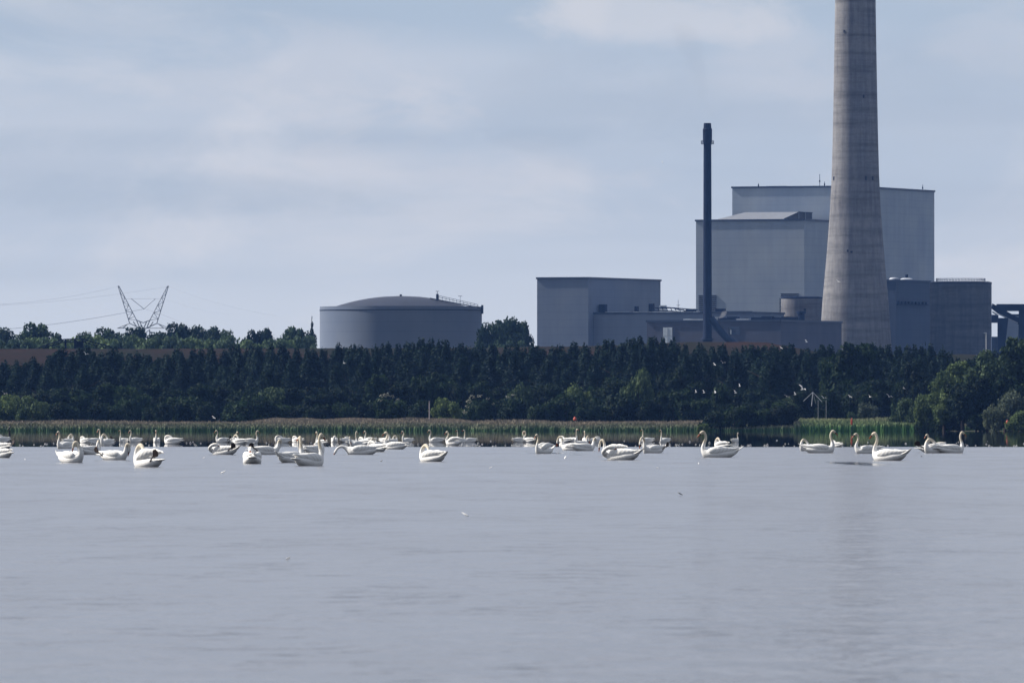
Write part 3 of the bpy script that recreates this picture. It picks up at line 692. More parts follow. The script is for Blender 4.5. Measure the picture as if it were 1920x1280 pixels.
for i in range(12): b.rod(TP(823 + i * 6.6, 554 + i * 1.5), TP(823 + i * 6.6, 562 + i * 1.35), .05)
b.build('walkway', M['steel_blue'], tn)
b = MB().rod(TP(820, 563), TP(820, 551), .4, 8).rod(TP(820, 551), TP(820, 546), .08).rod(TP(816.5, 546), TP(823.5, 546), .08)
b.build('roof_mast', M['steel_blue'], tn)
MB().rod(TP(863, 568), TP(863, 555), .05).rod(TP(859, 555), TP(867, 555), .07).build('roof_mast', M['steel_blue'], tn)
MB().box(TP(903, 580, -3) + Vector((.2, 0, 0)), (.7, 2, 2.6)).build('stair_head', M['clad_navy'], tn)

# ------------------------------------------------------------------ pylon, wires, lattice machine
DP = 3600.0
py_ = thing('lattice_pylon', 'galvanised lattice pylon with two splayed horns above the far trees', 'pylon', (PX(268.5, DP), DP, GZ))
def PP(px, py, y=0.0): p = P(px, py, DP); return Vector((p.x - py_.location.x, y, p.z - GZ))
def lattice(b, a0, a1, c0, c1, n, r, dy):
    """two chords a0-a1 and c0-c1 in two planes, zig-zag bracing"""
    for y0 in (-1, 1):
        for s0, s1 in ((a0, a1), (c0, c1)):
            b.rod(PP(*s0, dy * y0), PP(*s1, y0 * .1), r, 5)
        for i in range(n):
            t0, t1 = i / n, (i + 1) / n
            f = lambda p, q, t: (p[0] + (q[0] - p[0]) * t, p[1] + (q[1] - p[1]) * t)
            yy0 = y0 * (dy + (.1 - dy) * t0); yy1 = y0 * (dy + (.1 - dy) * t1)
            p0, p1 = (f(a0, a1, t0), f(c0, c1, t1)) if i % 2 else (f(c0, c1, t0), f(a0, a1, t1))
            b.rod(PP(*p0, yy0), PP(*p1, yy1), r * .6, 4)
            b.rod(PP(*f(a0, a1, t1), yy1), PP(*f(c0, c1, t1), yy1), r * .5, 4)
b = MB(); lattice(b, (243, 606), (221, 536), (256, 600), (223, 536), 9, .13, 1.2); b.build('horn', M['galv'], py_)
b = MB(); lattice(b, (294, 606), (316, 536), (281, 600), (314, 536), 9, .13, 1.2); b.build('horn', M['galv'], py_)
b = MB()
for y in (-1, 1):
    for pa, pb in (((243, 606), (268.5, 618)), ((268.5, 618), (294, 606)), ((256, 600), (268.5, 605)), ((268.5, 605), (281, 600)), ((256, 600), (262, 615)), ((281, 600), (275, 615)), ((262, 603), (268, 616)), ((275, 603), (269, 616)), ((250, 603), (256, 612)), ((287, 603), (281, 612))):
        b.rod(PP(*pa, y), PP(*pb, y), .15, 5)
b.build('waist', M['galv'], py_)
b = MB()
for y in (-.8, .8):
    for pa, pb in (((220, 615), (317, 615)), ((220, 615), (243, 606)), ((317, 615), (294, 606)), ((230, 615), (240, 607)), ((307, 615), (297, 607))): b.rod(PP(*pa, y), PP(*pb, y), .12, 4)
b.build('crossarm', M['galv'], py_)
b = MB()
for s_ in (-1, 1):
    for y in (-1.5, 1.5):
        b.rod(PP(268.5 + s_ * 12, 618, y * .5), PP(268.5 + s_ * 19, 780, y), .2, 5)
    for i in range(8): b.rod(PP(268.5 + s_ * (12 + i), 618 + i * 20, -1), PP(268.5 - s_ * (13 + i), 638 + i * 20, -1), .12, 4)
b.build('tower_legs', M['galv'], py_)
MB().rod(PP(246, 560), PP(270, 579), .10).build('insulator_string', M['galv'], py_)
MB().rod(PP(291.5, 560), PP(270, 579), .10).build('insulator_string', M['galv'], py_)
MB().rod(PP(229, 560, 0), PP(308, 560, 0), .03).build('stay_wire', M['wire'], py_)
def wire(label, pts, D0, D1, r, grp='power line wires'):
    b = MB(); n = 14; q = []
    (x0, y0), (xm, ym), (x1, y1) = pts
    for i in range(n + 1):
        t = i / n; x = x0 + (x1 - x0) * t
        tm = (xm - x0) / (x1 - x0); y = y0 * (t - tm) * (t - 1) / (tm) + ym * t * (t - 1) / (tm * (tm - 1)) + y1 * t * (t - tm) / (1 - tm)
        q.append(P(x, y, D0 + (D1 - D0) * t))
    o0 = q[0].copy()
    for a, c in zip(q, q[1:]): b.rod(a - o0, c - o0, r, 4)
    o = b.build('power_wire', M['wire']); o.location = o0; tag(o, label, 'wire', grp)
wire('lowest, clearest power wire, running left from the pylon middle', [(270, 579), (160, 599), (-60, 622)], DP, DP - 150, .05)
wire('power wire right of the pylon middle, sinking behind the dark trees', [(270, 579), (310, 592), (365, 616)], DP, DP - 60, .045)
wire('faint upper wire from the left horn tip of the pylon to the left picture edge', [(221, 537), (130, 556), (-60, 572)], DP, DP - 150, .02)
wire('faint wire left of the pylon, just beneath the topmost one', [(316, 537), (150, 560), (-60, 575)], DP, DP - 150, .017)
wire('faint wire sloping right from the right horn tip of the pylon', [(316, 537), (400, 566), (520, 592)], DP, DP - 60, .02)
wire('faintest wire right of the pylon, sloping lowest to the tank', [(308, 560), (350, 574), (430, 590)], DP, DP - 60, .015)

DL = 2290.0
bm_ = thing('lattice_boom', 'long low black lattice boom lying on the bank before the far bushes', 'machine boom', (PX(150, DL), DL, 11.0))
def LP(px, py, y=0.0): p = P(px, py, DL); return Vector((p.x - bm_.location.x, y, p.z - 11.0))
tops = [(64, 655), (90, 645), (120, 636), (156, 635), (170, 640), (205, 649), (244, 656)]
b = MB()
for y in (-.8, .8):
    for a, c in zip(tops, tops[1:]):
        b.rod(LP(a[0], a[1], y), LP(c[0], c[1], y), .11, 5); b.rod(LP(a[0], a[1] + 5, y), LP(c[0], c[1] + 5, y), .09, 5)
        for i in range(4):
            t, t2 = i / 4, (i + 1) / 4; x0 = a[0] + (c[0] - a[0]) * t; x1 = a[0] + (c[0] - a[0]) * t2
            y0 = a[1] + (c[1] - a[1]) * t; y1 = a[1] + (c[1] - a[1]) * t2
            b.rod(LP(x0, y0 + 5 * (i % 2), y), LP(x1, y1 + 5 * (1 - i % 2), y), .06, 4)
b.build('boom', M['steel_dark'], bm_)
for px, w in ((123, 3.5), (141, 4), (155, 3.5)):
    MB().box((LP(px, 0).x, 0, (LP(px, 637).z + LP(px, 690).z) / 2), (w * .115, 1.6, LP(px, 637).z - LP(px, 690).z)).build('tower_leg', M['steel_dark'], bm_)
MB().box((LP(148, 0).x, .3, LP(148, 646).z), (1.6, 1.5, 1.5)).build('cabin', M['steel_dark'], bm_)

# ------------------------------------------------------------------ vegetation
def leaf_mesh(name, blobs, n, size, mat, seed, upbias=0.25):
    """leaf clumps on and in a set of ellipsoid lobes (cx,cy,cz,rx,ry,rz)"""
    rg = np.random.default_rng(seed); B = np.array(blobs, float)
    w = (B[:, 3] * B[:, 4] * B[:, 5]) ** (2 / 3.); w /= w.sum()
    idx = rg.choice(len(B), n, p=w); d = rg.normal(size=(n, 3)); d /= np.linalg.norm(d, axis=1)[:, None]
    rr = 0.55 + 0.5 * rg.random(n) ** 0.6
    # sub-clumps make the outline uneven
    lump = 1 + 0.16 * np.sin(d[:, 0] * 7 + seed + idx) * np.cos(d[:, 2] * 6 + idx * 1.7) + 0.08 * np.sin(d[:, 1] * 15 + idx)
    c = B[idx, :3] + d * B[idx, 3:6] * (rr * lump)[:, None]
    nn = d * 0.7 + rg.normal(size=(n, 3)) * 0.7 + np.array([0, 0, upbias]); nn /= np.linalg.norm(nn, axis=1)[:, None]
    a = np.cross(nn, rg.normal(size=(n, 3))); a /= np.linalg.norm(a, axis=1)[:, None]; bb = np.cross(nn, a)
    s = (size * (0.55 + 0.9 * rg.random(n)))[:, None]
    k = 0.7 + 0.3 * rg.random((n, 1))
    V = np.stack([c - a * s * .5, c - bb * s * .5 * k, c + a * s * .5, c + bb * s * .5 * k], 1).reshape(-1, 3)
    me = bpy.data.meshes.new(name); me.vertices.add(4 * n); me.vertices.foreach_set('co', V.ravel())
    me.loops.add(4 * n); me.loops.foreach_set('vertex_index', np.arange(4 * n))
    me.polygons.add(n); me.polygons.foreach_set('loop_start', np.arange(n) * 4); me.polygons.foreach_set('loop_total', np.full(n, 4))
    me.materials.append(mat); me.update(calc_edges=True); return me
def plume_mesh(name, H, W, n, size, mat, seed):
    """tall narrow crown: loose vertical sprays, ragged pointed top"""
    rg = np.random.default_rng(seed)
    t = rg.random(n) ** .85 * .93 + .07; an = rg.uniform(0, 6.283, n)
    prof = np.minimum(1, (t + .02) / .22) ** .6 * (1 - t) ** .55 * 1.08 + .05
    ph = rg.uniform(0, 6, 6)
    lump = 1 + .22 * np.sin(3 * an + ph[0] + 5 * t) * np.sin(11 * t + ph[1]) + .14 * np.sin(7 * an + ph[2]) * np.cos(23 * t + ph[3]) + .10 * np.sin(41 * t + 2 * an + ph[4])
    r = W * prof * lump * (.35 + .68 * np.sqrt(rg.random(n)))
    ax = .25 * W * np.sin(2.3 * t + ph[5])
    c = np.stack([r * np.cos(an) + ax, r * np.sin(an), H * (t + .03 * np.sin(5 * an + ph[0]) * (1 - t)) + rg.normal(size=n) * .25 + 2.6 * np.maximum(0, t - .72) * (np.sin(3 * an + ph[1]) + .6 * np.sin(7 * an + ph[2]))], 1)
    d = np.stack([np.cos(an), np.sin(an), np.full(n, .5)], 1)
    nn = d * .6 + rg.normal(size=(n, 3)) * .7; nn /= np.linalg.norm(nn, axis=1)[:, None]
    a = np.cross(nn, rg.normal(size=(n, 3))); a /= np.linalg.norm(a, axis=1)[:, None]; bb = np.cross(nn, a)
    s = (size * (0.5 + 0.9 * rg.random(n)))[:, None]
    V = np.stack([c - a * s * .5, c - bb * s * .4, c + a * s * .5, c + bb * s * .4], 1).reshape(-1, 3)
    me = bpy.data.meshes.new(name); me.vertices.add(4 * n); me.vertices.foreach_set('co', V.ravel())
    me.loops.add(4 * n); me.loops.foreach_set('vertex_index', np.arange(4 * n))
    me.polygons.add(n); me.polygons.foreach_set('loop_start', np.arange(n) * 4); me.polygons.foreach_set('loop_total', np.full(n, 4))
    me.materials.append(mat); me.update(calc_edges=True); return me
def trunk_mesh(h, r, limbs, seed, lean=0.0):
    rg = random.Random(seed); b = MB()
    b.sweep([(0, 0, -1.2, r * 1.25, r * 1.25), (lean * .3, 0, h * .3, r, r), (lean * .7, .1, h * .65, r * .7, r * .7), (lean, 0, h, r * .2, r * .2)], 8, sub=2)
    for i in range(limbs):
        z = h * (0.3 + 0.55 * i / max(1, limbs)); a = rg.uniform(0, 6.28); l = h * rg.uniform(.2, .34)
        b.rod((lean * z / h, 0, z), (lean * z / h + math.cos(a) * l, math.sin(a) * l, z + l * .7), r * .4, 5, r * .1)
    return b.mesh('trunk', M['bark'], True)
rnd = random.Random(7)
def crown_poplar(seed, H=12.0, W=2.0):
    rg = random.Random(seed); bl = []
    for i in range(13):
        t = i / 12; z = H * (0.12 + 0.84 * t); w = W * (0.95 + 0.15 * math.sin(9 * t + seed)) * (1 - .78 * t ** 2.8)
        bl.append((rg.uniform(-.6, .6) * (1 - t), rg.uniform(-.6, .6) * (1 - t), z, w * rg.uniform(.8, 1.15), w, H * .09))
    bl.append((rg.uniform(-.2, .2), 0, H * .97, W * .3, W * .3, H * .07))
    for i in range(4): bl.append((rg.uniform(-1, 1) * W * .8, rg.uniform(-1, 1), H * rg.uniform(.3, .75), W * .5, W * .5, H * .08))
    return bl
def crown_round(seed, H=10.0, W=4.5, base=.15):
    rg = random.Random(seed); bl = []
    for i in range(17):
        a = rg.uniform(0, 6.28); rr = math.sqrt(rg.random()) * W * .68; t = rg.random()
        z = H * (base + .12 + (0.72 - base) * t); k = math.sqrt(max(.1, 1 - ((z / H - .45) / .62) ** 2)); rr *= k
        s = rg.uniform(.26, .42) * W
        bl.append((math.cos(a) * rr, math.sin(a) * rr, z, s, s, s * .8))
    bl.append((0, 0, H * .5, W * .55, W * .55, H * .32)); bl.append((rg.uniform(-.2, .2) * W, 0, H * .84, W * .32, W * .3, H * .14))
    return bl
def crown_bush(seed, H=5.0, W=4.0):
    rg = random.Random(seed); bl = [(0, 0, H * .42, W * .7, W * .6, H * .42)]
    for i in range(14):
        a = rg.uniform(0, 6.28); rr = W * rg.uniform(.3, .8); z = H * rg.uniform(.12, .78) * (1.05 - .5 * (rr / W) ** 2)
        s = W * rg.uniform(.2, .34); bl.append((math.cos(a) * rr, math.sin(a) * rr, z, s, s, s * .8))
    return bl
def crown_conifer(seed, H=9.0, W=2.0):
    bl = []
    for i in range(10):
        t = i / 9; w = W * (1 - t) ** .85 + .12; bl.append((0, 0, H * (.1 + .88 * t), w, w, H * .06))
    return bl
KINDS = {}
def kind(key, n, crownf, H, W, leaves, size, mat, trunk_r, limbs):
    KINDS[key] = []
    for i in range(n):
        sd = 31 * len(KINDS) + i * 7 + 3
        cm = plume_mesh('crown', H, W, leaves, size, M[mat], sd) if key == 'poplar' else leaf_mesh('crown', crownf(sd, H, W), leaves, size, M[mat], sd)
        KINDS[key].append((cm, trunk_mesh(H * .8, trunk_r, limbs, sd, rnd.uniform(-.3, .3)), H, W))
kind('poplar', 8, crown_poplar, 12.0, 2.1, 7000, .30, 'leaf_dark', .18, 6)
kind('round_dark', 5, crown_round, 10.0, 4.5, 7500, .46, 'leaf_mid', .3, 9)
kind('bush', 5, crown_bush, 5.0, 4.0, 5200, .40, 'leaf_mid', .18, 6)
kind('bush_light', 3, crown_bush, 5.0, 4.0, 5200, .36, 'leaf_light', .15, 6)
kind('bush_silver', 2, crown_bush, 5.0, 4.0, 5200, .34, 'leaf_silver', .15, 6)
kind('bush_lime', 1, crown_bush, 5.0, 4.0, 4200, .40, 'leaf_lime', .1, 5)
kind('round_light', 4, crown_round, 10.0, 4.5, 8500, .44, 'leaf_light', .3, 9)
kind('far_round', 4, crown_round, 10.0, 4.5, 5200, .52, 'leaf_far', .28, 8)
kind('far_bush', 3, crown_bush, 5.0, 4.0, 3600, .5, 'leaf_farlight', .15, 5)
kind('conifer', 2, crown_conifer, 9.0, 2.0, 3200, .36, 'leaf_dark', .15, 8)
def zone(px):
    for a, b, nm in ((-900, 0, 'left of the picture'), (0, 130, 'near the left edge'), (130, 330, 'below the lattice pylon'), (330, 600, 'between pylon and tank'), (600, 900, 'below the domed tank'),
                     (900, 1010, 'right of the domed tank'), (1010, 1240, 'below the left block'), (1240, 1440, 'below the slender stack'),
                     (1440, 1560, 'left of the chimney foot'), (1560, 1680, 'below the concrete chimney'), (1680, 1760, 'below the navy tower'), (1760, 1860, 'below the round silo'), (1860, 1921, 'at the right edge'), (1921, 3000, 'right of the picture')):
        if a <= px < b: return nm
pending = []
def plant(px, top, D, w_px, k, desc, group, base=None, cat='tree', name=None):
    """one tree: column, row of its top, distance, width in the picture"""
    x = PX(px, D); z0 = ground_z(x, D) if base is None else base
    v = KINDS[k][rnd.randrange(len(KINDS[k]))]
    H = PZ(top, D) - z0; W = w_px / 2 * D / F
    r = thing(name or {'poplar': 'poplar_tree', 'conifer': 'conifer_tree'}.get(k, 'bush' if 'bush' in k else 'leafy_tree'), None, cat, (x, D, z0), group)
    r.scale = (W / v[3] / 1.12, W / v[3] / 1.12, H / v[2]); r.rotation_euler = (0, 0, rnd.uniform(0, 6.28))
    if k == 'conifer' or k == 'poplar': r.scale[0] *= rnd.uniform(.95, 1.05)
    part('crown', v[0], r); part('trunk', v[1], r)
    pending.append((px, desc, r)); return r
def finish_labels():
    by = {}
    for px, d, r in pending: by.setdefault((d, zone(px)), []).append((px, r))
    for (d, z), l in by.items():
        l.sort(key=lambda q: q[0])
        for i, (px, r) in enumerate(l):
            r['label'] = (d + ' ' + z) if len(l) == 1 else '%s %s, %s from the left' % (d, z, ordinal(i))

# poplar wall (two rows) before the embankment
def top_line(px):
    pts = ((-400, 690), (0, 684), (40, 676), (75, 682), (100, 664), (150, 654), (190, 666), (220, 660), (260, 668), (300, 666), (320, 658), (345, 664), (370, 656), (420, 658), (480, 652), (540, 657), (600, 660), (640, 656),
           (700, 652), (780, 647), (830, 645), (860, 655), (950, 656), (1020, 656), (1080, 654), (1140, 650), (1180, 638), (1210, 642), (1240, 641), (1262, 646), (1300, 655), (1350, 652), (1400, 655), (1460, 655), (1540, 658), (1700, 652), (1760, 655), (1800, 672), (1900, 665), (2500, 660))
    for (a, ya), (b, yb) in zip(pts, pts[1:]):
        if px <= b: return ya + (yb - ya) * (px - a) / (b - a)
px = -140
while px < 2060:
    sp = rnd.uniform(11, 18)
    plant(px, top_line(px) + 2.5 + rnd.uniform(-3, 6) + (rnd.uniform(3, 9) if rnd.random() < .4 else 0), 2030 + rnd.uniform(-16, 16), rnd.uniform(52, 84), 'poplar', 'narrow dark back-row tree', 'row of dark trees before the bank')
    px += sp
px = -150
while px < 2060:
    sp = rnd.uniform(17, 30)
    plant(px, top_line(px) + rnd.uniform(10, 40), 1985 + rnd.uniform(-16, 16), rnd.uniform(56, 84), 'poplar', 'shorter dark second-row tree', 'second row of dark trees')
    px += sp
# mid thicket
px = -150
while px < 2060:
    t = 716 + 12 * math.sin(px * .013 + 1) + rnd.uniform(-10, 12)
    if 950 < px < 1300: t -= 14
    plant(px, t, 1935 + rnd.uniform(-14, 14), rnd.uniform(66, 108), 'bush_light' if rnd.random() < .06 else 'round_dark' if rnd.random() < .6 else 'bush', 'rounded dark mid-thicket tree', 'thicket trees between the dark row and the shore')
    px += rnd.uniform(32, 50)
# shore bushes, one by one
for px, top, w, k, d, D in (
    (1340, 764, 70, 'bush', 'black bush hanging over the water', 1800), (1378, 756, 80, 'bush', 'black bush hanging over the water', 1799), (1420, 762, 70, 'bush', 'black bush hanging over the water', 1800), (1460, 754, 90, 'bush', 'black bush hanging over the water', 1801),
    (-60, 744, 110, 'bush_light', 'soft light green bush', 1880), (15, 737, 90, 'bush_light', 'soft light green bush', 1885), (62, 739, 80, 'bush_light', 'soft light green bush', 1880), (115, 748, 84, 'bush', 'dark rounded shore bush', 1870),
    (195, 750, 90, 'bush', 'dark rounded shore bush', 1880), (232, 745, 70, 'bush', 'dark rounded shore bush', 1884), (300, 748, 76, 'bush', 'dark rounded shore bush', 1870), (345, 738, 104, 'bush', 'dark rounded shore bush', 1876), (385, 748, 70, 'bush', 'dark rounded shore bush', 1872),
    (468, 735, 120, 'bush', 'dark rounded shore bush', 1868), (520, 752, 70, 'bush', 'dark rounded shore bush', 1872), (560, 756, 66, 'bush', 'dark rounded shore bush', 1880), (600, 752, 70, 'bush', 'dark rounded shore bush', 1878), (648, 749, 70, 'bush', 'dark rounded shore bush', 1880), (690, 748, 60, 'bush', 'dark rounded shore bush', 1885),
    (733, 742, 82, 'bush', 'blackish bush topped with pale blossom', 1862), (790, 745, 60, 'bush', 'dark rounded shore bush', 1885), (838, 742, 74, 'bush_light', 'bright green rounded shrub', 1882),
    (898, 742, 70, 'bush', 'blackish bush with pale blossom at its left', 1860), (962, 740, 76, 'bush', 'blackish bush with few pale blossoms', 1862), (1010, 752, 70, 'bush', 'dark rounded shore bush', 1866),
    (1060, 730, 100, 'bush', 'dark rounded shore bush', 1872), (1110, 738, 90, 'bush', 'dark rounded shore bush', 1868), (1165, 728, 110, 'bush', 'dark rounded shore bush', 1872), (1220, 740, 80, 'bush', 'dark rounded shore bush', 1868), (1262, 722, 90, 'bush', 'dark rounded shore bush', 1884),
    (1300, 742, 90, 'bush', 'dark rounded shore bush', 1866), (1350, 752, 80, 'bush', 'dark rounded shore bush', 1868), (1400, 750, 80, 'bush', 'dark rounded shore bush', 1868), (1430, 742, 80, 'bush', 'dark rounded shore bush', 1872),
    (1470, 752, 80, 'round_dark', 'low dark round-headed tree at the water', 1826), (1430, 765, 50, 'bush', 'low dark bush at the water', 1830), (1555, 728, 74, 'round_dark', 'dark shore tree right of the white frame', 1880), (1592, 640, 130, 'round_dark', 'big blackish tree standing before the row', 1960), (1555, 668, 70, 'round_dark', 'blackish tree leaning on the biggest one', 1965),
    (1628, 748, 68, 'bush_silver', 'silvery green rounded bush above the reeds', 1850), (1598, 770, 36, 'bush_light', 'small bright green shrub above the reeds', 1846), (1632, 730, 70, 'bush', 'dark bush behind the silvery one', 1880), (1716, 676, 74, 'round_dark', 'brownish dark tree behind the right-hand wood', 1935), (1735, 646, 24, 'conifer', 'pointed young conifer', 2010), (1768, 648, 24, 'conifer', 'pointed young conifer', 2008), (1785, 660, 26, 'conifer', 'pointed young conifer', 2012)):
    plant(px, top, D, w, k, d, 'shore bushes' if 'bush' in k else None, cat='bush' if 'bush' in k else 'tree')
# wood at the right edge, nearer
for px, top, w, k, d, D in (
    (1905, 628, 130, 'round_light', 'tall green tree crowning the right-hand wood', 1800), (1850, 652, 120, 'round_light', 'green tree of the right-hand wood', 1792), (1800, 672, 100, 'round_light', 'green tree of the right-hand wood', 1796), (1770, 692, 90, 'round_light', 'green tree of the right-hand wood', 1790),
    (1740, 735, 80, 'bush_light', 'light green shrub at the wood foot', 1800), (1700, 744, 70, 'bush_light', 'light green shrub at the wood foot', 1812), (1720, 758, 70, 'bush_light', 'light green shrub at the wood foot', 1806), (1805, 715, 100, 'round_dark', 'dark tree leaning over the water', 1780), (1770, 726, 80, 'round_light', 'green tree of the right-hand wood', 1784),
    (1885, 700, 110, 'round_dark', 'dark tree leaning over the water', 1784), (1845, 705, 80, 'round_dark', 'dark tree leaning over the water', 1782), (1900, 722, 100, 'bush_silver', 'grey-green willow overhanging the water', 1762), (1862, 752, 60, 'bush_silver', 'grey-green willow overhanging the water', 1760), (1915, 768, 70, 'bush_light', 'olive shrub low over the water', 1752),
    (1960, 640, 130, 'round_light', 'green tree', 1800), (2010, 660, 130, 'round_light', 'green tree', 1792), (1970, 720, 110, 'bush_silver', 'grey-green willow', 1765), (1780, 770, 60, 'bush', 'dark low shrub at the waterline', 1786), (1830, 772, 60, 'bush', 'dark low shrub at the waterline', 1778)):
    plant(px, top, D, w, k, d, 'wood at the right edge', base=0.1, cat='bush' if 'bush' in k else 'tree')
lb = plant(1318, 792, 1786, 30, 'bush_lime', 'lone yellow-green bush at the waterline', None, base=-.2, cat='bush')
# blossom on three bushes
def blossom(target, pts, D, seed):
    bl = [tuple(P(x, y, D - 2.5)) + (r, r, r * .6) for x, y, r in pts]
    o = target
    inv = (Matrix.Translation(o.location) @ Matrix.Rotation(o.rotation_euler.z, 4, 'Z') @ Matrix.Diagonal((*o.scale, 1))).inverted()
    me = leaf_mesh('blossom', bl, 26 * len(pts), .2, M['blossom'], seed)
    me.transform(inv); part('blossom', me, o)
for (px_, pts) in ((733, [(716, 742, .5), (724, 740, .6), (735, 743, .5), (712, 750, .4), (745, 748, .35)]), (898, [(880, 752, .6), (886, 744, .6), (898, 742, .5), (876, 762, .5), (915, 748, .4), (925, 757, .4), (872, 772, .5)]), (962, [(952, 744, .4), (962, 740, .3)])):
    for q in pending:
        if q[0] == px_ and 'blossom' in q[1]: blossom(q[2], pts, q[2].location.y - 1, px_)
# far trees behind the embankment
DF = 2750.0
far = [(-60, 606, 90), (5, 612, 46), (-20, 608, 60), (62, 602, 66), (98, 620, 46), (30, 632, 60), (130, 632, 60), (158, 620, 36), (196, 611, 56), (180, 626, 60), (222, 622, 50), (262, 610, 58), (298, 620, 56), (330, 602, 60), (366, 608, 50), (400, 610, 46), (420, 616, 40), (312, 628, 60), (350, 628, 60), (448, 626, 46), (475, 616, 44), (498, 613, 40), (520, 628, 40), (545, 610, 50), (560, 614, 44), (578, 618, 30), (300, 640, 80), (440, 638, 70), (500, 638, 70), (240, 638, 70),
       (912, 602, 40), (938, 598, 52), (962, 592, 50), (982, 600, 34), (930, 625, 40), (908, 612, 24), (975, 622, 40)]
for i, (px, top, w) in enumerate(far):
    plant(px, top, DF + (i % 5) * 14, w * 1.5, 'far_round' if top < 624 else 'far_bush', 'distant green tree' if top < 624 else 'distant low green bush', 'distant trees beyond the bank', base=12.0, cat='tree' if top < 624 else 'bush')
plant(585, 596, DF - 10, 22, 'conifer', 'pointed conifer at the left edge of the domed tank', None, base=12.0)
# low growth along the bank crest on the left, counted bushes
for i, px in enumerate(range(-120, 566, 22)):
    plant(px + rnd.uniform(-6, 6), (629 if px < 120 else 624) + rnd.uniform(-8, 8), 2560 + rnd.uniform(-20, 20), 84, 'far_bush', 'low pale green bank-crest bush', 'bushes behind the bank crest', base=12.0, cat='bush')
for i, px in enumerate((930, 952, 974)):
    plant(px, 632, 2560, 56, 'far_bush', 'low pale green bank-crest bush', 'bushes behind the bank crest', base=12.0, cat='bush')
finish_labels()

# reeds: one sheet of uncountable blades
def mat_reed():
    m, t, b = NT('reed', 0.85, 0.1)
    at = t.nodes.new('ShaderNodeVertexColor'); at.layer_name = 'tint'
    n = nz(t, 1.0, 3, mscale=(0.12, 0.05, 0.1))
    k = mul(t, at.outputs[0], ramp(t, n.outputs[0], [(0.3, (0.8, 0.84, 0.84)), (0.7, (1.15, 1.12, 1.1))]))
    t.links.new(k, b.inputs['Base Color']); return m
def reeds():
    rg = np.random.default_rng(5); n = 95000
    x = rg.uniform(-118, 118, n); dy = rg.uniform(-2, 34, n) ** 1.0
    px = 960 + x * F / 1800
    hn = np.array([mnoise.noise(Vector((a * .12, b * .05, 0))) for a, b in zip(x, dy)])
    sh = np.array([shore(a) for a in x])
    y = sh + dy
    h = 0.88 + 0.018 * dy + hn * 0.4 + rg.normal(size=n) * .09
    right = (px > 1490) & (px < 1790); h[right] += 0.5
    h[(px > 470) & (px < 880)] += 0.1
    keep = ~((px > 1775) & (dy < 4))
    x, y, h, dy = x[keep], y[keep], h[keep], dy[keep]; n = len(x)
    z0 = np.array([ground_z(a, b) for a, b in zip(x, y)]) - .05
    # taller rough grass on the rise behind, under the tank
    n2 = 16000; px2 = rg.uniform(455, 905, n2); dy2 = rg.uniform(30, 62, n2); x2 = (px2 - 960) * 1845 / F
    env = np.clip((px2 - 455) / 60, 0, 1) * np.clip((905 - px2) / 60, 0, 1)
    h2 = (1.25 + 0.018 * (dy2 - 30)) * (.45 + .55 * env) + np.array([mnoise.noise(Vector((a * .2, b * .1, 3))) for a, b in zip(x2, dy2)]) * .4
    x = np.concatenate([x, x2]); y = np.concatenate([y, SH + dy2]); h = np.concatenate([h, h2]); dy = np.concatenate([dy, dy2]); n = len(x)
    z0 = np.array([ground_z(a, b) for a, b in zip(x, y)]) - .05
    w = rg.uniform(.035, .10, n); an = rg.uniform(0, 3.14, n); lx = rg.normal(size=n) * .12; ly = rg.normal(size=n) * .12
    ax, ay = np.cos(an) * w, np.sin(an) * w
    zt = z0 + h
    lv = [0, .55, .78, 1.0]; wd = [1, .9, 1.0, .15]
    V = []; C = []; px0 = 960 + x * F / 1800
    green = np.array([.052, .10, .046]); pink = np.array([.21, .17, .145]); brown = np.array([.105, .11, .065])
    back = np.clip((dy - 8) / 12, 0, 1)[:, None]
    tint = rg.uniform(.8, 1.2, (n, 1))
    for t_, ww in zip(lv, wd):
        cx = x + lx * t_ * t_ * 1.5; cy = y + ly * t_ * t_ * 1.5; cz = z0 + h * t_
        V.append(np.stack([cx - ax * ww, cy - ay * ww, cz], 1)); V.append(np.stack([cx + ax * ww, cy + ay * ww, cz], 1))
        c = green * (1 - back * .5) + brown * back * .5
        if t_ > .7: c = c * (.75 - .35 * back) + pink * (.25 + .35 * back)
        if t_ > .9: c = c * .5 + pink * .5
        rt_ = ((px0 > 1500) & (px0 < 1790))[:, None]; c = np.where(rt_, c * np.array([1.05, 1.3, .95]), c)
        c = c * tint * 1.25; C += [c, c]
    V = np.stack(V, 1).reshape(-1, 3); C = np.stack(C, 1).reshape(-1, 3)
    q = np.array([[0, 1, 3, 2], [2, 3, 5, 4], [4, 5, 7, 6]])
    Fc = (np.arange(n)[:, None, None] * 8 + q[None]).reshape(-1, 4)
    me = bpy.data.meshes.new('reeds'); me.vertices.add(len(V)); me.vertices.foreach_set('co', V.ravel())
    me.loops.add(Fc.size); me.loops.foreach_set('vertex_index', Fc.ravel()); me.polygons.add(len(Fc))
    me.polygons.foreach_set('loop_start', np.arange(len(Fc)) * 4); me.polygons.foreach_set('loop_total', np.full(len(Fc), 4))
    ca = me.color_attributes.new('tint', 'FLOAT_COLOR', 'POINT'); ca.data.foreach_set('color', np.concatenate([C, np.ones((len(C), 1))], 1).ravel())
    me.materials.append(mat_reed()); me.update(calc_edges=True)
    o = bpy.data.objects.new('reeds', me); col.objects.link(o)
    tag(o, 'long belt of green reeds with pinkish seed heads along the far shore', 'reeds', kind='stuff')
reeds()

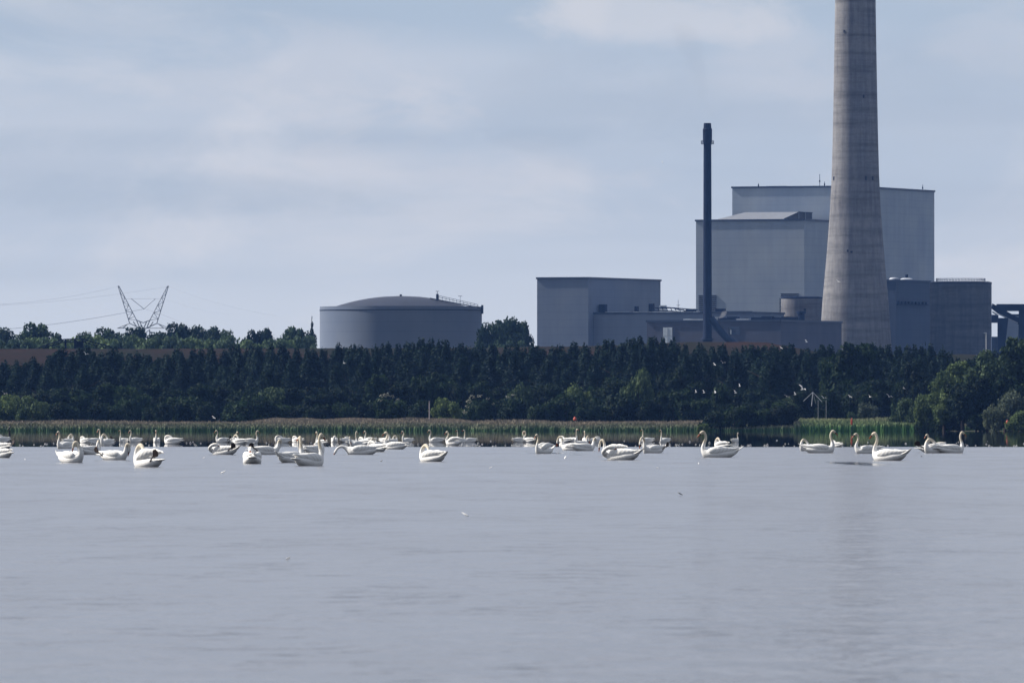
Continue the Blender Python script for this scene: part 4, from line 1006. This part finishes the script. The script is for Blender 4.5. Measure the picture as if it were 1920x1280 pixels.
# ------------------------------------------------------------------ small things on the shore
def marker(px, py, D, hpx, label, mat='orange', wide=.28):
    z0 = -0.3; r = thing('marker_pole', label, 'marker', (PX(px, D), D, z0), 'orange marker poles')
    zt = PZ(py, D) - z0
    MB().rod((0, 0, 0), (0, 0, zt), .035, 6).build('pole', M['blackpost'], r)
    b = MB(); n = 10
    b.lathe((0, 0, zt - hpx * D / F), [(wide * .25, 0), (wide, hpx * D / F * .25), (wide * .9, hpx * D / F * .7), (wide * .2, hpx * D / F)], 10).build('float', M[mat], r, True)
marker(1078, 781, 1790, 8, 'small red float marker on a pole above the reeds, left of the middle right swans')
marker(1597, 783, 1795, 14, 'tall orange marker over the reeds, behind the left-looking swan', wide=.18)
marker(1889, 787, 1755, 9, 'reddish marker before the willow at the right edge')
po = thing('bank_post', 'pinkish upright post on the bank left of the bright green shrub', 'post', (PX(805, 1850), 1850, 0.5))
MB().rod((0, 0, 0), (0, 0, PZ(752, 1850) - .5), .1, 8, .08).build('post', M['pinkpost'], po)
MB().box((0, 0, PZ(752, 1850) - .5), (.3, .3, .12)).build('cap', M['pinkpost'], po)
fr = thing('tripod_frame', 'small white pyramid-shaped pole frame before the dark trees', 'frame', (PX(1524, 1840), 1840, .6))
def FP(px, py, y=0): return (PX(px, 1840) - fr.location.x, y, PZ(py, 1840) - .6)
for a, y in (((1506, 752), -1), ((1541, 753), -1), ((1521, 761), -2), ((1530, 756), 1.5)):
    MB().rod(FP(1524, 735), FP(a[0], a[1], y), .04, 6).build('pole', M['galv'], fr)
for px in (1534, 1549):
    r = thing('thin_pole', 'thin grey pole %s the white pyramid frame' % ('just under' if px == 1534 else 'to the right of'), 'pole', (PX(px, 1836), 1836, .4))
    MB().rod((0, 0, 0), (0, 0, PZ(750, 1836) - .4), .04, 6).build('pole', M['galv'], r)
# dark stake with a cormorant near the left edge
sk = thing('mooring_stake', 'dark stake in the water near the left picture edge', 'stake', (PX(18, 1200), 1200, -.5))
MB().rod((0, 0, 0), (0, 0, PZ(806, 1200) + .5), .12, 8).build('post', M['blackpost'], sk)
cm = thing('cormorant', 'black bird perched on the dark stake near the left picture edge', 'bird', (PX(18, 1200), 1200, PZ(806, 1200)))
MB().sweep([(-.28, 0, .0, .03, .02), (-.12, 0, .12, .08, .07), (.02, 0, .3, .11, .1), (.08, 0, .45, .07, .07), (.07, 0, .58, .04, .04), (.1, 0, .66, .04, .04), (.16, 0, .66, .015, .015), (.24, 0, .65, .008, .008)], 10).build('body', M['blackskin'], cm, True)
for px, label in ((1560, 'thin dark stake sticking out of the water before the right-hand reeds'), (976, 'thin dark stake behind the two small swans left of the middle')):
    r = thing('thin_stake', label, 'stake', (PX(px, 1500), 1500, -.3)); MB().rod((0, 0, 0), (0, 0, PZ(797, 1500) + .3), .06, 6).build('post', M['blackpost'], r)

# gulls
def gull_parts(seed):
    rg = random.Random(seed); up = rg.uniform(.1, .35)
    b = MB().sweep([(-.24, 0, 0, .02, .01), (-.14, 0, 0, .05, .035), (0, 0, 0, .065, .06), (.12, 0, .01, .05, .05), (.18, 0, .02, .036, .036), (.22, 0, .015, .02, .02)], 10, sub=2).mesh('body', M['gull'], True)
    wings = []
    for s in (-1, 1):
        w = MB(); pts = [(0.08, -.08, 0), (0.07, -.07, .05 + up * .3)]
        v = []
        for t, (x0, x1), z in ((0, (.08, -.08), 0.02), (.22, (.10, -.07), .02 + up * .6), (.42, (.05, -.08), .02 + up * .75), (.62, (-.06, -.10), .02 + up * .8)):
            for zz in (0, .012): v += [(x0, s * (.04 + t), z + zz), (x1, s * (.04 + t), z + zz)]
        w.v = v
        for i in range(3):
            a = i * 4; c = a + 4
            w.f += [(a, a + 1, c + 1, c), (a + 2, c + 2, c + 3, a + 3), (a, c, c + 2, a + 2), (a + 1, a + 3, c + 3, c + 1)]
        wings.append(w.mesh('wing', M['gullwing']))
    return b, wings
GV = [gull_parts(i) for i in range(3)]
gulls = [(1505, 730, 1100, 30, 'largest white gull flying above the pyramid frame'), (1475, 743, 1500, 80, 'leftmost small gull left of the pyramid frame'), (1491, 739.5, 1500, 10, 'small gull just left of the pyramid frame'),
         (1544, 746, 1500, 60, 'small gull just right of the pyramid frame'), (1594, 743.5, 1500, 40, 'small gull over the foot of the big blackish tree'), (1631, 744, 1450, 120, 'small gull above the silvery bush'), (1667, 743.5, 1350, 70, 'bright small gull between silvery bush and right-hand wood'),
         (1695, 728, 1300, 150, 'gull in a steep bank beside the right-hand wood'), (1305, 735.5, 1500, 0, 'leftmost gull of the faint flock below the slender stack'), (1320, 736, 1450, 10, 'second gull from the left of the faint flock below the slender stack'), (1341, 735.5, 1400, 0, 'widest gull of the faint flock below the slender stack'),
         (1379, 736.5, 1500, 20, 'right low gull of the faint flock below the slender stack'), (1387, 724, 1500, 0, 'upper right gull of the faint flock below the slender stack'), (1340, 683.5, 1500, 20, 'gull against the dark trees below the duct of the stack'), (1355, 680, 1600, 80, 'tiny upper gull against the dark trees below the duct of the stack'),
         (645, 681, 1400, 150, 'lone gull before the dark trees below the domed tank'), (1572, 528, 1600, 40, 'white gull passing before the concrete chimney'), (1512, 641, 1600, 20, 'gull before the dark low hall beside the chimney'), (1242, 305, 2200, 0, 'tiny speck of a bird high in the sky left of the slender stack'),
         (1465, 652.5, 1700, 30, 'tiny gull at the tree tops left of the big blackish tree'), (161, 664, 1500, 60, 'tiny gull over the reddish bank at left'), (8, 738, 1400, 90, 'tiny gull at the left picture edge over the light bushes'), (401, 783, 1400, 30, 'tiny gull over the shore between pylon and tank')]
for i, (px, py, D, hd, lab) in enumerate(gulls):
    r = thing('gull', lab, 'gull', P(px, py, D), 'gulls in flight'); r.rotation_euler = (R(25), R(-8), R(hd)); s = 1.0
    b_, w_ = GV[i % 3]; part('body', b_, r); part('wing', w_[0], r); part('wing', w_[1], r); r.scale = ((1, 1, 1) if i == 0 else (.7, .7, .7))

# ------------------------------------------------------------------ swans
BODY = [(-.60, 0, .165, .03, .02), (-.53, 0, .145, .09, .05), (-.42, 0, .115, .155, .09), (-.22, 0, .085, .215, .14), (0, 0, .065, .235, .165), (.2, 0, .065, .225, .165), (.345, 0, .09, .185, .155), (.435, 0, .135, .135, .13)]
POSES = {
 'up': [(.495, 0, .215, .082), (.50, 0, .30, .060), (.465, 0, .40, .046), (.425, 0, .49, .040), (.42, 0, .575, .037), (.445, 0, .645, .037), (.495, 0, .688, .045), (.55, 0, .675, .044), (.592, 0, .645, .034), (.61, 0, .628, .024)],
 'ess': [(.50, 0, .205, .082), (.515, 0, .28, .060), (.47, 0, .37, .046), (.40, 0, .45, .040), (.375, 0, .535, .037), (.405, 0, .61, .037), (.46, 0, .645, .045), (.515, 0, .635, .044), (.555, 0, .605, .034), (.575, 0, .588, .024)],
 'alert': [(.475, 0, .235, .076), (.47, 0, .34, .055), (.455, 0, .45, .043), (.45, 0, .56, .038), (.455, 0, .66, .036), (.475, 0, .735, .038), (.52, 0, .765, .045), (.575, 0, .755, .041), (.61, 0, .745, .028), (.625, 0, .74, .02)],
 'arch': [(.50, 0, .215, .080), (.515, 0, .32, .057), (.53, 0, .43, .045), (.575, 0, .515, .040), (.65, 0, .545, .038), (.72, 0, .50, .038), (.755, 0, .42, .040), (.775, 0, .35, .045), (.785, 0, .295, .038), (.79, 0, .265, .024)],
 'graze': [(.51, 0, .17, .085), (.585, 0, .215, .058), (.67, 0, .245, .044), (.76, 0, .24, .040), (.84, 0, .20, .038), (.895, 0, .14, .042), (.93, 0, .085, .044), (.955, 0, .045, .03)],
 'tuck': [(.52, 0, .215, .092), (.55, 0, .31, .070), (.565, 0, .40, .055), (.60, 0, .465, .047), (.655, .01, .455, .044), (.67, .03, .38, .042), (.655, .05, .31, .047), (.63, .06, .255, .040), (.615, .065, .22, .025)],
 'back': [(.49, 0, .235, .092), (.48, 0, .34, .070), (.42, 0, .43, .058), (.32, .01, .475, .052), (.21, .03, .45, .047), (.13, .05, .395, .047), (.075, .07, .335, .046), (.045, .08, .29, .03)],
 'backl': [(.49, 0, .235, .092), (.47, -.03, .34, .070), (.40, -.08, .41, .058), (.31, -.14, .42, .052), (.22, -.19, .37, .047), (.17, -.215, .31, .046), (.13, -.225, .26, .035)],
 'sleep': [(.475, 0, .225, .095), (.455, .02, .31, .073), (.37, .04, .355, .06), (.25, .05, .355, .054), (.13, .05, .335, .05), (.05, .05, .305, .042), (.02, .05, .29, .03)],
 'lookback': [(.49, 0, .225, .080), (.50, 0, .33, .058), (.485, 0, .44, .045), (.475, 0, .54, .039), (.455, 0, .62, .038), (.41, 0, .662, .044), (.355, 0, .655, .043), (.318, 0, .628, .032), (.30, 0, .612, .022)],
 'breast': [(.51, 0, .205, .095), (.50, -.01, .30, .074), (.455, -.03, .385, .062), (.405, -.05, .46, .055), (.36, -.08, .495, .053), (.325, -.11, .475, .052), (.305, -.13, .42, .045), (.295, -.14, .37, .03)],
 'away': [(.49, 0, .225, .085), (.495, 0, .33, .066), (.475, 0, .44, .053), (.465, 0, .54, .048), (.475, .02, .62, .047), (.49, .05, .655, .05), (.50, .10, .64, .042), (.505, .14, .62, .03)],
 'laid': [(.53, -.02, .15, .095), (.555, -.10, .175, .075), (.52, -.18, .215, .06), (.43, -.235, .27, .052), (.32, -.25, .32, .048), (.22, -.24, .335, .048), (.15, -.22, .32, .045), (.11, -.2, .295, .03)],
}
def wing_mesh(s, raise_):
    z = raise_
    b = MB().sweep([(.34, s * .12, .18, .03, .05), (.27, s * .155, .17 + z * .3, .06, .085), (.10, s * .165, .18 + z * .7, .075, .11), (-.10, s * .15, .19 + z, .075, .105), (-.30, s * .11, .205 + z, .06, .07), (-.46, s * .07, .22 + z * .9, .04, .042), (-.60, s * .035, .25 + z * .7, .022, .025), (-.70, s * .015, .245 + z * .5, .008, .01)], 12, sub=3)
    n = 12
    return b.mesh('wing', M['wing'], True)
WING = {(s, r): wing_mesh(s, r) for s in (-1, 1) for r in (0, .05, .12)}
TAIL = {}
for up in (0, 1):
    TAIL[up] = MB().sweep([(-.46, 0, .15, .12, .05), (-.58, 0, .155 + .03 * up, .10, .03), (-.70, 0, .165 + .09 * up, .06, .016), (-.78, 0, .17 + .14 * up, .02, .006)], 12, sub=2).mesh('tail', M['wing'], True)
def foot_mesh():
    b = MB()
    b.sweep([(-.30, .16, .10, .022, .022), (-.40, .19, .17, .018, .018), (-.50, .20, .24, .016, .016)], 8, sub=2)
    # webbed fan
    c = (-.50, .20, .23); pts = [(-.53, .19, .20), (-.68, .17, .24), (-.70, .19, .33), (-.62, .22, .40), (-.52, .23, .37)]
    n = len(b.v)
    for dy in (-.008, .008):
        b.v.append((c[0], c[1] + dy, c[2]))
        for p in pts: b.v.append((p[0], p[1] + dy, p[2]))
    k = len(pts) + 1
    for i in range(1, k - 1): b.f += [(n, n + i, n + i + 1), (n + k, n + k + i + 1, n + k + i), (n + i, n + k + i, n + k + i + 1, n + i + 1)]
    b.f += [(n, n + k, n + k + 1, n + 1), (n + k - 1, n + 2 * k - 1, n + k, n)]
    for p in (pts[0], pts[1], pts[3], pts[4]): b.rod(c, p, .011, 5, .006)
    return b.mesh('webbed_foot', M['foot'])
FOOT = foot_mesh()
SW = {}
def swan_meshes(pose, flip):
    key = (pose, flip)
    if key in SW: return SW[key]
    pts = [(x, y * flip, z, r, r) for x, y, z, r in POSES[pose]]
    body = MB().sweep(BODY + pts + [tuple(np.array(pts[-1][:3]) + (np.array(pts[-1][:3]) - np.array(pts[-2][:3])) * .3) + (.012, .012)], 16, sub=4).mesh('body', M['feather'], True)
    a, c = Vector(pts[-2][:3]), Vector(pts[-1][:3]); d = (c - a).normalized()
    e = a + (c - a) * .6
    side = Vector((0, 1, 0)); side = (side - d * side.dot(d)).normalized()
    q = lambda t, rs, ru: tuple(e + d * t) + (rs, ru)
    bill = MB().sweep([q(.0, .026, .028), q(.03, .025, .025), (*tuple(e + d * .07), .022, .018), (*tuple(e + d * .115), .019, .011), (*tuple(e + d * .13), .007, .004)], 10, side0=tuple(side), sub=2).mesh('bill', M['bill'], True)
    upv = d.cross(side); upv = -upv if upv.z < 0 else upv
    mask = MB().sweep([(*tuple(e - d * .045), .008, .008), (*tuple(e - d * .02), .038, .034), (*tuple(e + d * .004), .034, .034), (*tuple(e + d * .022 + upv * .008), .018, .022), (*tuple(e + d * .036 + upv * .008), .006, .008)], 10, side0=tuple(side), sub=2).mesh('face_mask', M['blackskin'], True)
    SW[key] = (body, bill, mask); return SW[key]
def swan(px, wl_, hd, pose, label, flip=1, foot=0, raise_=0, tail=0, s=1.0, dip=0.0, sc=1.0):
    D = CH * F / (wl_ - HY)
    r = thing('swan', label, 'swan', (PX(px, D), D, -dip), 'mute swans on the lake', R(hd)); k = 1.0 if D < 480 else .9
    r.scale = (s * k * .9 * sc, s * k * sc, s * (.6 + .4 * sc) * (1.04 if D < 480 else 1.08))
    body, bill, mask = swan_meshes(pose, flip)
    part('body', body, r); part('bill', bill, r); part('face_mask', mask, r)
    part('wing', WING[(-1, raise_)], r); part('wing', WING[(1, raise_)], r); part('tail', TAIL[tail], r)
    if foot:
        f = part('webbed_foot', FOOT, r)
        if foot < 0: f.scale = (1, -1, 1)
    return r
#     column, waterline, heading (0 right, 180 left, -90 to the camera), pose
L = [
 (4, 829, 175, 'sleep', 30, 'resting swan cut by the left picture edge, the highest of three there'),
 (2, 844, 185, 'back', 40, 'preening swan cut by the left picture edge, dark foot raised', dict(foot=-1)),
 (3, 858, 180, 'graze', 40, 'swan at the left edge nearest the camera, only its rump in view', dict(s=.95)),
 (122, 841, 190, 'up', 30, 'upright swan looking left with a slim straight neck, leftmost upright one'),
 (128, 833, 10, 'back', 22, 'small curled-up swan behind the leftmost upright swan'),
 (177, 833, 20, 'lookback', 30, 'swan turning its head back left beside a preening one, behind the orange-billed swan'),
 (201, 834, 200, 'back', 28, 'preening swan with dark underside, third behind the orange-billed swan', dict(foot=-1)),
 (133, 867, -42, 'breast', 54, 'cream-necked swan with its orange bill pressed down, near the left edge', dict(tail=1, s=1.02)),
 (170, 852, 12, 'backl', 38, 'swan bending its head to its flank, right behind the orange-billed swan', dict(foot=0)),
 (213, 862, 8, 'tuck', 60, 'swan with dark foot raised at left and neck curled down at right', dict(foot=-1, s=.84)),
 (277, 875, 215, 'back', 56, 'large bundled-up preening swan with black webbed foot stuck out to the right', dict(foot=1, raise_=.12, s=1.03)),
 (232, 829, 196, 'alert', 18, 'swan with the tallest thin neck in the left group, facing left', dict(s=.85)),
 (254, 829, 185, 'up', 26, 'swan right beside the tallest-necked one in the left group', dict(s=.85)),
 (294, 829, -95, 'up', 15, 'narrow swan facing the camera, alone right of the left group', dict(s=.85)),
 (324, 832, 178, 'sleep', 38, 'low sleeping swan right of the narrow camera-facing one'),
 (418, 829, 185, 'up', 32, 'left-facing upright swan with dark foot, left end of the second group', dict(foot=1, s=.85)),
 (420, 852, 188, 'laid', 56, 'swan sweeping its neck low along its side, dark foot at right', dict(flip=-1, foot=1, s=.92, tail=1)),
 (449, 832, 175, 'back', 30, 'swan preening beside the left-facing upright one of the second group', dict(s=.85)),
 (470, 831, 4, 'up', 36, 'right-facing swan with a thin hooked neck, right end of the second group', dict(s=.85)),
 (496, 852, 2, 'tuck', 62, 'grey-backed swan with raised dark foot left and thick curled neck right', dict(foot=-1, s=.9)),
 (473, 869, 92, 'sleep', 38, 'plump swan seen from behind, lying low with brown stains', dict(s=.95)),
 (529, 830, 178, 'sleep', 32, 'sleeping swan alone left of the tall thick-necked pair', dict(s=.9)),
 (546, 867, 15, 'away', 54, 'swan with pointed tail left and thick neck turned away, left of the biggest swan', dict(tail=1, s=.95)),
 (580, 873, 48, 'up', 56, 'biggest swan, tall neck and black mask looking right, tail to the camera', dict(s=1.05)),
 (574, 848, 185, 'tuck', 28, 'swan with small hooked neck directly behind the biggest pair', dict(s=.85)),
 (590, 851, 10, 'sleep', 30, 'resting swan hidden behind the back of the biggest swan'),
 (602, 834, 185, 'up', 24, 'distant swan whose neck shows just left of the biggest swan head', dict(s=.85)),
 (627, 829, -92, 'sleep', 15, 'round ball-like sleeping swan right of the biggest swan head', dict(s=.85)),
 (647, 829, 10, 'sleep', 20, 'small sleeping swan between the ball-like one and the upright neck', dict(s=.75)),
 (660, 835, 60, 'up', 24, 'swan with the thin tall neck in the middle-left cluster', dict(s=.9)),
 (668, 837, 200, 'tuck', 22, 'swan with hooked neck in the middle-left cluster', dict(s=.9)),
 (683, 834, 178, 'sleep', 26, 'plump sleeper in the heart of the middle-left cluster', dict(s=.9)),
 (678, 852, 180, 'graze', 72, 'swan stretching a low arched neck left over the water', dict(s=.98)),
 (705, 838, 178, 'back', 26, 'preening swan left of the big S-shaped neck', dict(s=.8)),
 (741, 842, 178, 'ess', 50, 'swan with a big S-shaped neck, looking left, right end of the middle-left cluster', dict(s=.95)),
 (737, 831, 5, 'back', 20, 'small preening swan behind the S-necked swan', dict(s=.8)),
 (764, 829, 182, 'up', 24, 'last small upright swan right of the S-necked swan', dict(s=.8)),
 (706, 847, 176, 'sleep', 40, 'swan whose pointed tail sticks out behind the low-necked grazer'),
 (810, 865, 172, 'back', 54, 'solitary preening swan with cream hump and dark tail, mid picture', dict(tail=1, s=.82, raise_=.05)),
 (818, 829, 182, 'up', 36, 'left-facing swan above the solitary preening swan', dict(s=.88)),
 (850, 834, 215, 'ess', 34, 'swan with ruffled wings and curved neck, left of the thin upright necks', dict(raise_=.12, s=.88)),
 (864, 830, 120, 'alert', 18, 'swan with a very thin raised neck behind the ruffled one', dict(s=.85)),
 (881, 829, 183, 'alert', 28, 'rightmost upright swan of the mid-picture quartet', dict(s=.8)),
 (973, 829, 2, 'ess', 26, 'left one of two small swans side by side with short hooked necks', dict(s=.85)),
 (992, 829, 180, 'ess', 24, 'right one of two small swans side by side with short hooked necks', dict(s=.85)),
 (1020, 850, 205, 'up', 38, 'swan with rump raised and neck upright at left, beside the two small ones', dict(raise_=.12, tail=1, s=.9)),
 (1074, 844, 178, 'arch', 50, 'swan reaching left with a fully arched neck', dict(s=.88)),
 (1094, 845, 5, 'tuck', 48, 'long low swan right of the arched-neck one', dict(s=.9)),
 (1073, 829, 10, 'alert', 24, 'small swan with the tallest thin neck right of the middle', dict(s=.85)),
 (1090, 836, 6, 'arch', 28, 'swan hooking its neck over to the right in the middle-right cluster', dict(s=.8)),
 (1116, 830, 4, 'sleep', 24, 'small sleeping swan at the right end of the middle-right cluster', dict(s=.8)),
 (1098, 829, 100, 'up', 16, 'small swan seen only by its head amid the middle-right cluster', dict(s=.8)),
 (1152, 855, 190, 'arch', 50, 'swan lifting its wing with head bent down left', dict(raise_=.12, s=.85)),
 (1166, 862, 183, 'laid', 72, 'swan with neck laid over its side and long pointed tail right', dict(flip=-1, tail=1, s=.98)),
 (1225, 849, 182, 'arch', 46, 'brown-tinged swan dipping a hooked neck to the water at left', dict(tail=1, s=.9, foot=1)),
 (1214, 829, 184, 'alert', 26, 'small swan above the dipping one, neck leaning left', dict(s=.82)),
 (1247, 829, 190, 'alert', 22, 'small swan with straight neck right above the dipping one', dict(s=.8)),
 (1348, 857, 180, 'up', 82, 'long-bodied swan swimming left alone, right of the centre', dict(tail=1, s=1.0)),
 (1353, 840, 200, 'back', 30, 'preening swan behind the lone long-bodied swimmer', dict(s=.85, raise_=.05)),
 (1378, 829, -70, 'up', 14, 'tiny swan seen end-on right of the preening one', dict(s=.75)),
 (1514, 845, 175, 'back', 34, 'curled preening swan behind the right-swimming one', dict(s=.85)),
 (1536, 849, 1, 'up', 72, 'swan swimming right with slim neck and black mask, left one of the right group', dict(tail=1, s=1.0)),
 (1568, 838, 176, 'sleep', 24, 'sleeping swan half hidden by the slim neck of the right-swimmer', dict(s=.75)),
 (1628, 850, 180, 'up', 60, 'left-facing swan behind the one that looks at the camera', dict(s=.88)),
 (1667, 863, 208, 'up', 72, 'swan looking at the camera, orange bill down, white tail raised', dict(tail=1, s=.98)),
 (1752, 847, 183, 'up', 40, 'left-looking swan behind the one with a black foot out', dict(s=.82)),
 (1754, 849, 190, 'back', 50, 'hump-necked preening swan of the right group, cream arch', dict(foot=0, raise_=.05, s=.9)),
 (1783, 849, 0, 'up', 58, 'rightmost swan, gliding right with dark masked head held high', dict(s=.95)),
 (160, 830, 185, 'sleep', 24, 'small sleeping swan left of the one turning its head back', dict(s=.8)),
 (437, 829, 5, 'ess', 24, 'small swan between the dark-footed upright one and its preening neighbour', dict(s=.8)),
 (558, 829, 178, 'sleep', 24, 'low distant sleeper showing left of the thick turned-away neck', dict(s=.8)),
 (694, 828, 182, 'up', 26, 'upright far swan at the back of the middle-left cluster', dict(s=.8)),
 (722, 829, 4, 'back', 24, 'small preener just left of the S-necked swan, far back', dict(s=.78)),
 (1059, 829, 182, 'sleep', 24, 'low far sleeper left of the tallest thin neck right of the middle', dict(s=.8)),
]
def fit(w, wl0, hd, pose, s_, i):
    """turn a swan out of profile until it is as wide as in the photograph"""
    D = CH * F / (wl0 - HY); k = F / D * s_ * (1.0 if D < 480 else .9)
    ln = 1.2; best = 0
    for a in range(0, 48):
        if math.hypot(ln * math.cos(R(a)), .44 * math.sin(R(a))) * k >= w: best = a
    right = abs(hd) < 90
    away = 1 if i % 3 else -1           # which way: rump or breast toward the camera
    if pose in ('breast', 'alert') or i in (45, 65): away = -1
    if i in (23,): away = 1
    sc = min(1.0, max(.8, w / (math.hypot(ln * math.cos(R(best)), .44 * math.sin(R(best))) * k)))
    return ((best * away) if right else (180 - best * away)), sc
for e in L:
    px_, wl0, hd_, po_, w_, lab_ = e[:6]; kw = dict(e[6]) if len(e) > 6 else {}
    if abs(abs(hd_) - 90) > 10: 
        hd_, sc = fit(w_, wl0, hd_, po_, kw.get('s', 1.0), L.index(e)); kw['sc'] = sc
    swan(px_, wl0, hd_, po_, lab_, **kw)
ft = thing('swan', 'swan with black webbed foot held up at left, right group', 'swan', (PX(1750, CH * F / 49.5), CH * F / 49.5, 0), 'mute swans on the lake', R(6)); ft.scale = (.85,) * 3
bd, bi, mk = swan_meshes('sleep', 1)
for nm, me in (('body', bd), ('bill', bi), ('face_mask', mk), ('wing', WING[(-1, 0)]), ('wing', WING[(1, 0)]), ('tail', TAIL[0])): part(nm, me, ft)
f_ = part('webbed_foot', FOOT, ft); f_.scale = (1.15, -1.15, 1.15)

# floating feathers
def feather_mesh():
    b = MB().sweep([(-.09, 0, .01, .004, .002), (-.05, 0, .02, .025, .008), (.02, 0, .035, .034, .01), (.07, 0, .05, .02, .006), (.1, 0, .06, .004, .002)], 8, sub=2)
    return b.mesh('floating_feather', M['gull'], True)
FM = feather_mesh()
for i, (px, py, s, lab) in enumerate(((418, 888, 1.3, 'white feather floating below the swan sweeping its neck'), (1060, 861, 2.0, 'white feather floating left of the neck-laid swan'), (873, 969, 1.0, 'white feather floating alone on the open water in mid picture'), (1276, 929, 1.0, 'white feather floating right of the centre on open water'),
        (715, 866, 1.2, 'small feather floating left of the solitary preening swan'), (382, 859, .9, 'tiny feather floating left of the plump swan seen from behind'), (1310, 870, .9, 'tiny feather below the long-bodied lone swimmer'), (1234, 879, .9, 'tiny feather right below the brown-tinged swan'), (1728, 857, 1.1, 'tiny feather near the black-footed swan'), (540, 1050, .5, 'faint feather floating low on the left water'), (920, 878, .9, 'tiny feather right of the solitary preening swan'), (47, 862, .8, 'tiny feather right of the swan rump at the left edge'))):
    D = CH * F / (py - HY); o = part('floating_feather', FM, None); o.location = (PX(px, D), D, 0.0); o.rotation_euler = (0, 0, i * 1.3); o.scale = (s * .45, s * .45, s * .8)
    tag(o, lab, 'feather', 'feathers on the water')
# solid white flecks stand in for sun glints on the calm edge: too many to count
b = MB(); rg = random.Random(11)
for i in range(230):
    px = rg.uniform(-40, 1960); py = 838 - abs(rg.gauss(0, 4.2)) - .5
    if py < 824: continue
    D = CH * F / (py - HY); x = PX(px, D); s = rg.uniform(.015, .05)
    b.sweep([(x - s, D, .0, s * .3, .01), (x, D, s * rg.uniform(.5, 1.6), s * .8, s * .6), (x + s, D, .0, s * .3, .01)], 5, sub=1)
tag(b.build('glint_flecks', M['gull'], smooth=True), 'tiny white flecks standing in for sun glints along the calm water edge', 'glint', kind='stuff')

# ------------------------------------------------------------------ steam and smoke
def vol_mat(name, colr, dens, aniso=0.0):
    m = bpy.data.materials.new(name); m.use_nodes = True; t = m.node_tree; t.nodes.clear()
    o = t.nodes.new('ShaderNodeOutputMaterial'); v = t.nodes.new('ShaderNodeVolumePrincipled')
    v.inputs['Color'].default_value = (*colr, 1); v.inputs['Density'].default_value = dens; v.inputs['Anisotropy'].default_value = aniso
    t.links.new(v.outputs[0], o.inputs['Volume']); return m
p0 = P(1350, 594, 3890)
b = MB().sweep([tuple(P(x, y, 3890) - p0) + (r, r) for x, y, r in ((1348, 598, .2), (1350, 595, .5), (1354, 592, .8), (1357, 588, 1.0), (1362, 584, .5))], 12)
o = b.build('steam_puff', vol_mat('steam', (.95, .95, .97), .12), smooth=True); o.location = p0
tag(o, 'small white puff of steam on the low hall roof beside the slender stack', 'steam', kind='stuff')

p1 = P(1300, 125, 3850)
b = MB().sweep([tuple(P(x, y, 3850) - p1) + (r, r) for x, y, r in ((1325, 205, .8), (1320, 175, 1.8), (1312, 145, 2.8), (1306, 115, 3.6), (1298, 90, 4.4), (1285, 68, 4.6), (1272, 52, 3.0), (1262, 42, 1.0))], 14)
for i, v in enumerate(b.v):
    q = 1.4 * mnoise.noise(Vector(v) * .22); b.v[i] = (v[0] + q, v[1], v[2] + q * .6)
o = b.build('smoke_plume', vol_mat('smoke', (.25, .27, .32), .009), smooth=True); o.location = p1
tag(o, 'faint dark wisp of smoke drifting up left from the slender stack', 'smoke', kind='stuff')

# ------------------------------------------------------------------ haze
b = MB().box((0, 2700, 101), (2600, 5600, 206)); b.v = [(x, y, (-5.0 if z < 50 else 204.0)) for x, y, z in b.v]
hz_ = b.build('haze', vol_mat('haze_air', (.2, .42, 1.0), 2.3e-5, 0.0)); tag(hz_, kind='stuff')

for o in scene.objects:
    if 'label' in o and len(o['label'].replace('-', ' ').split()) > 16: print('LONG', o['label'])
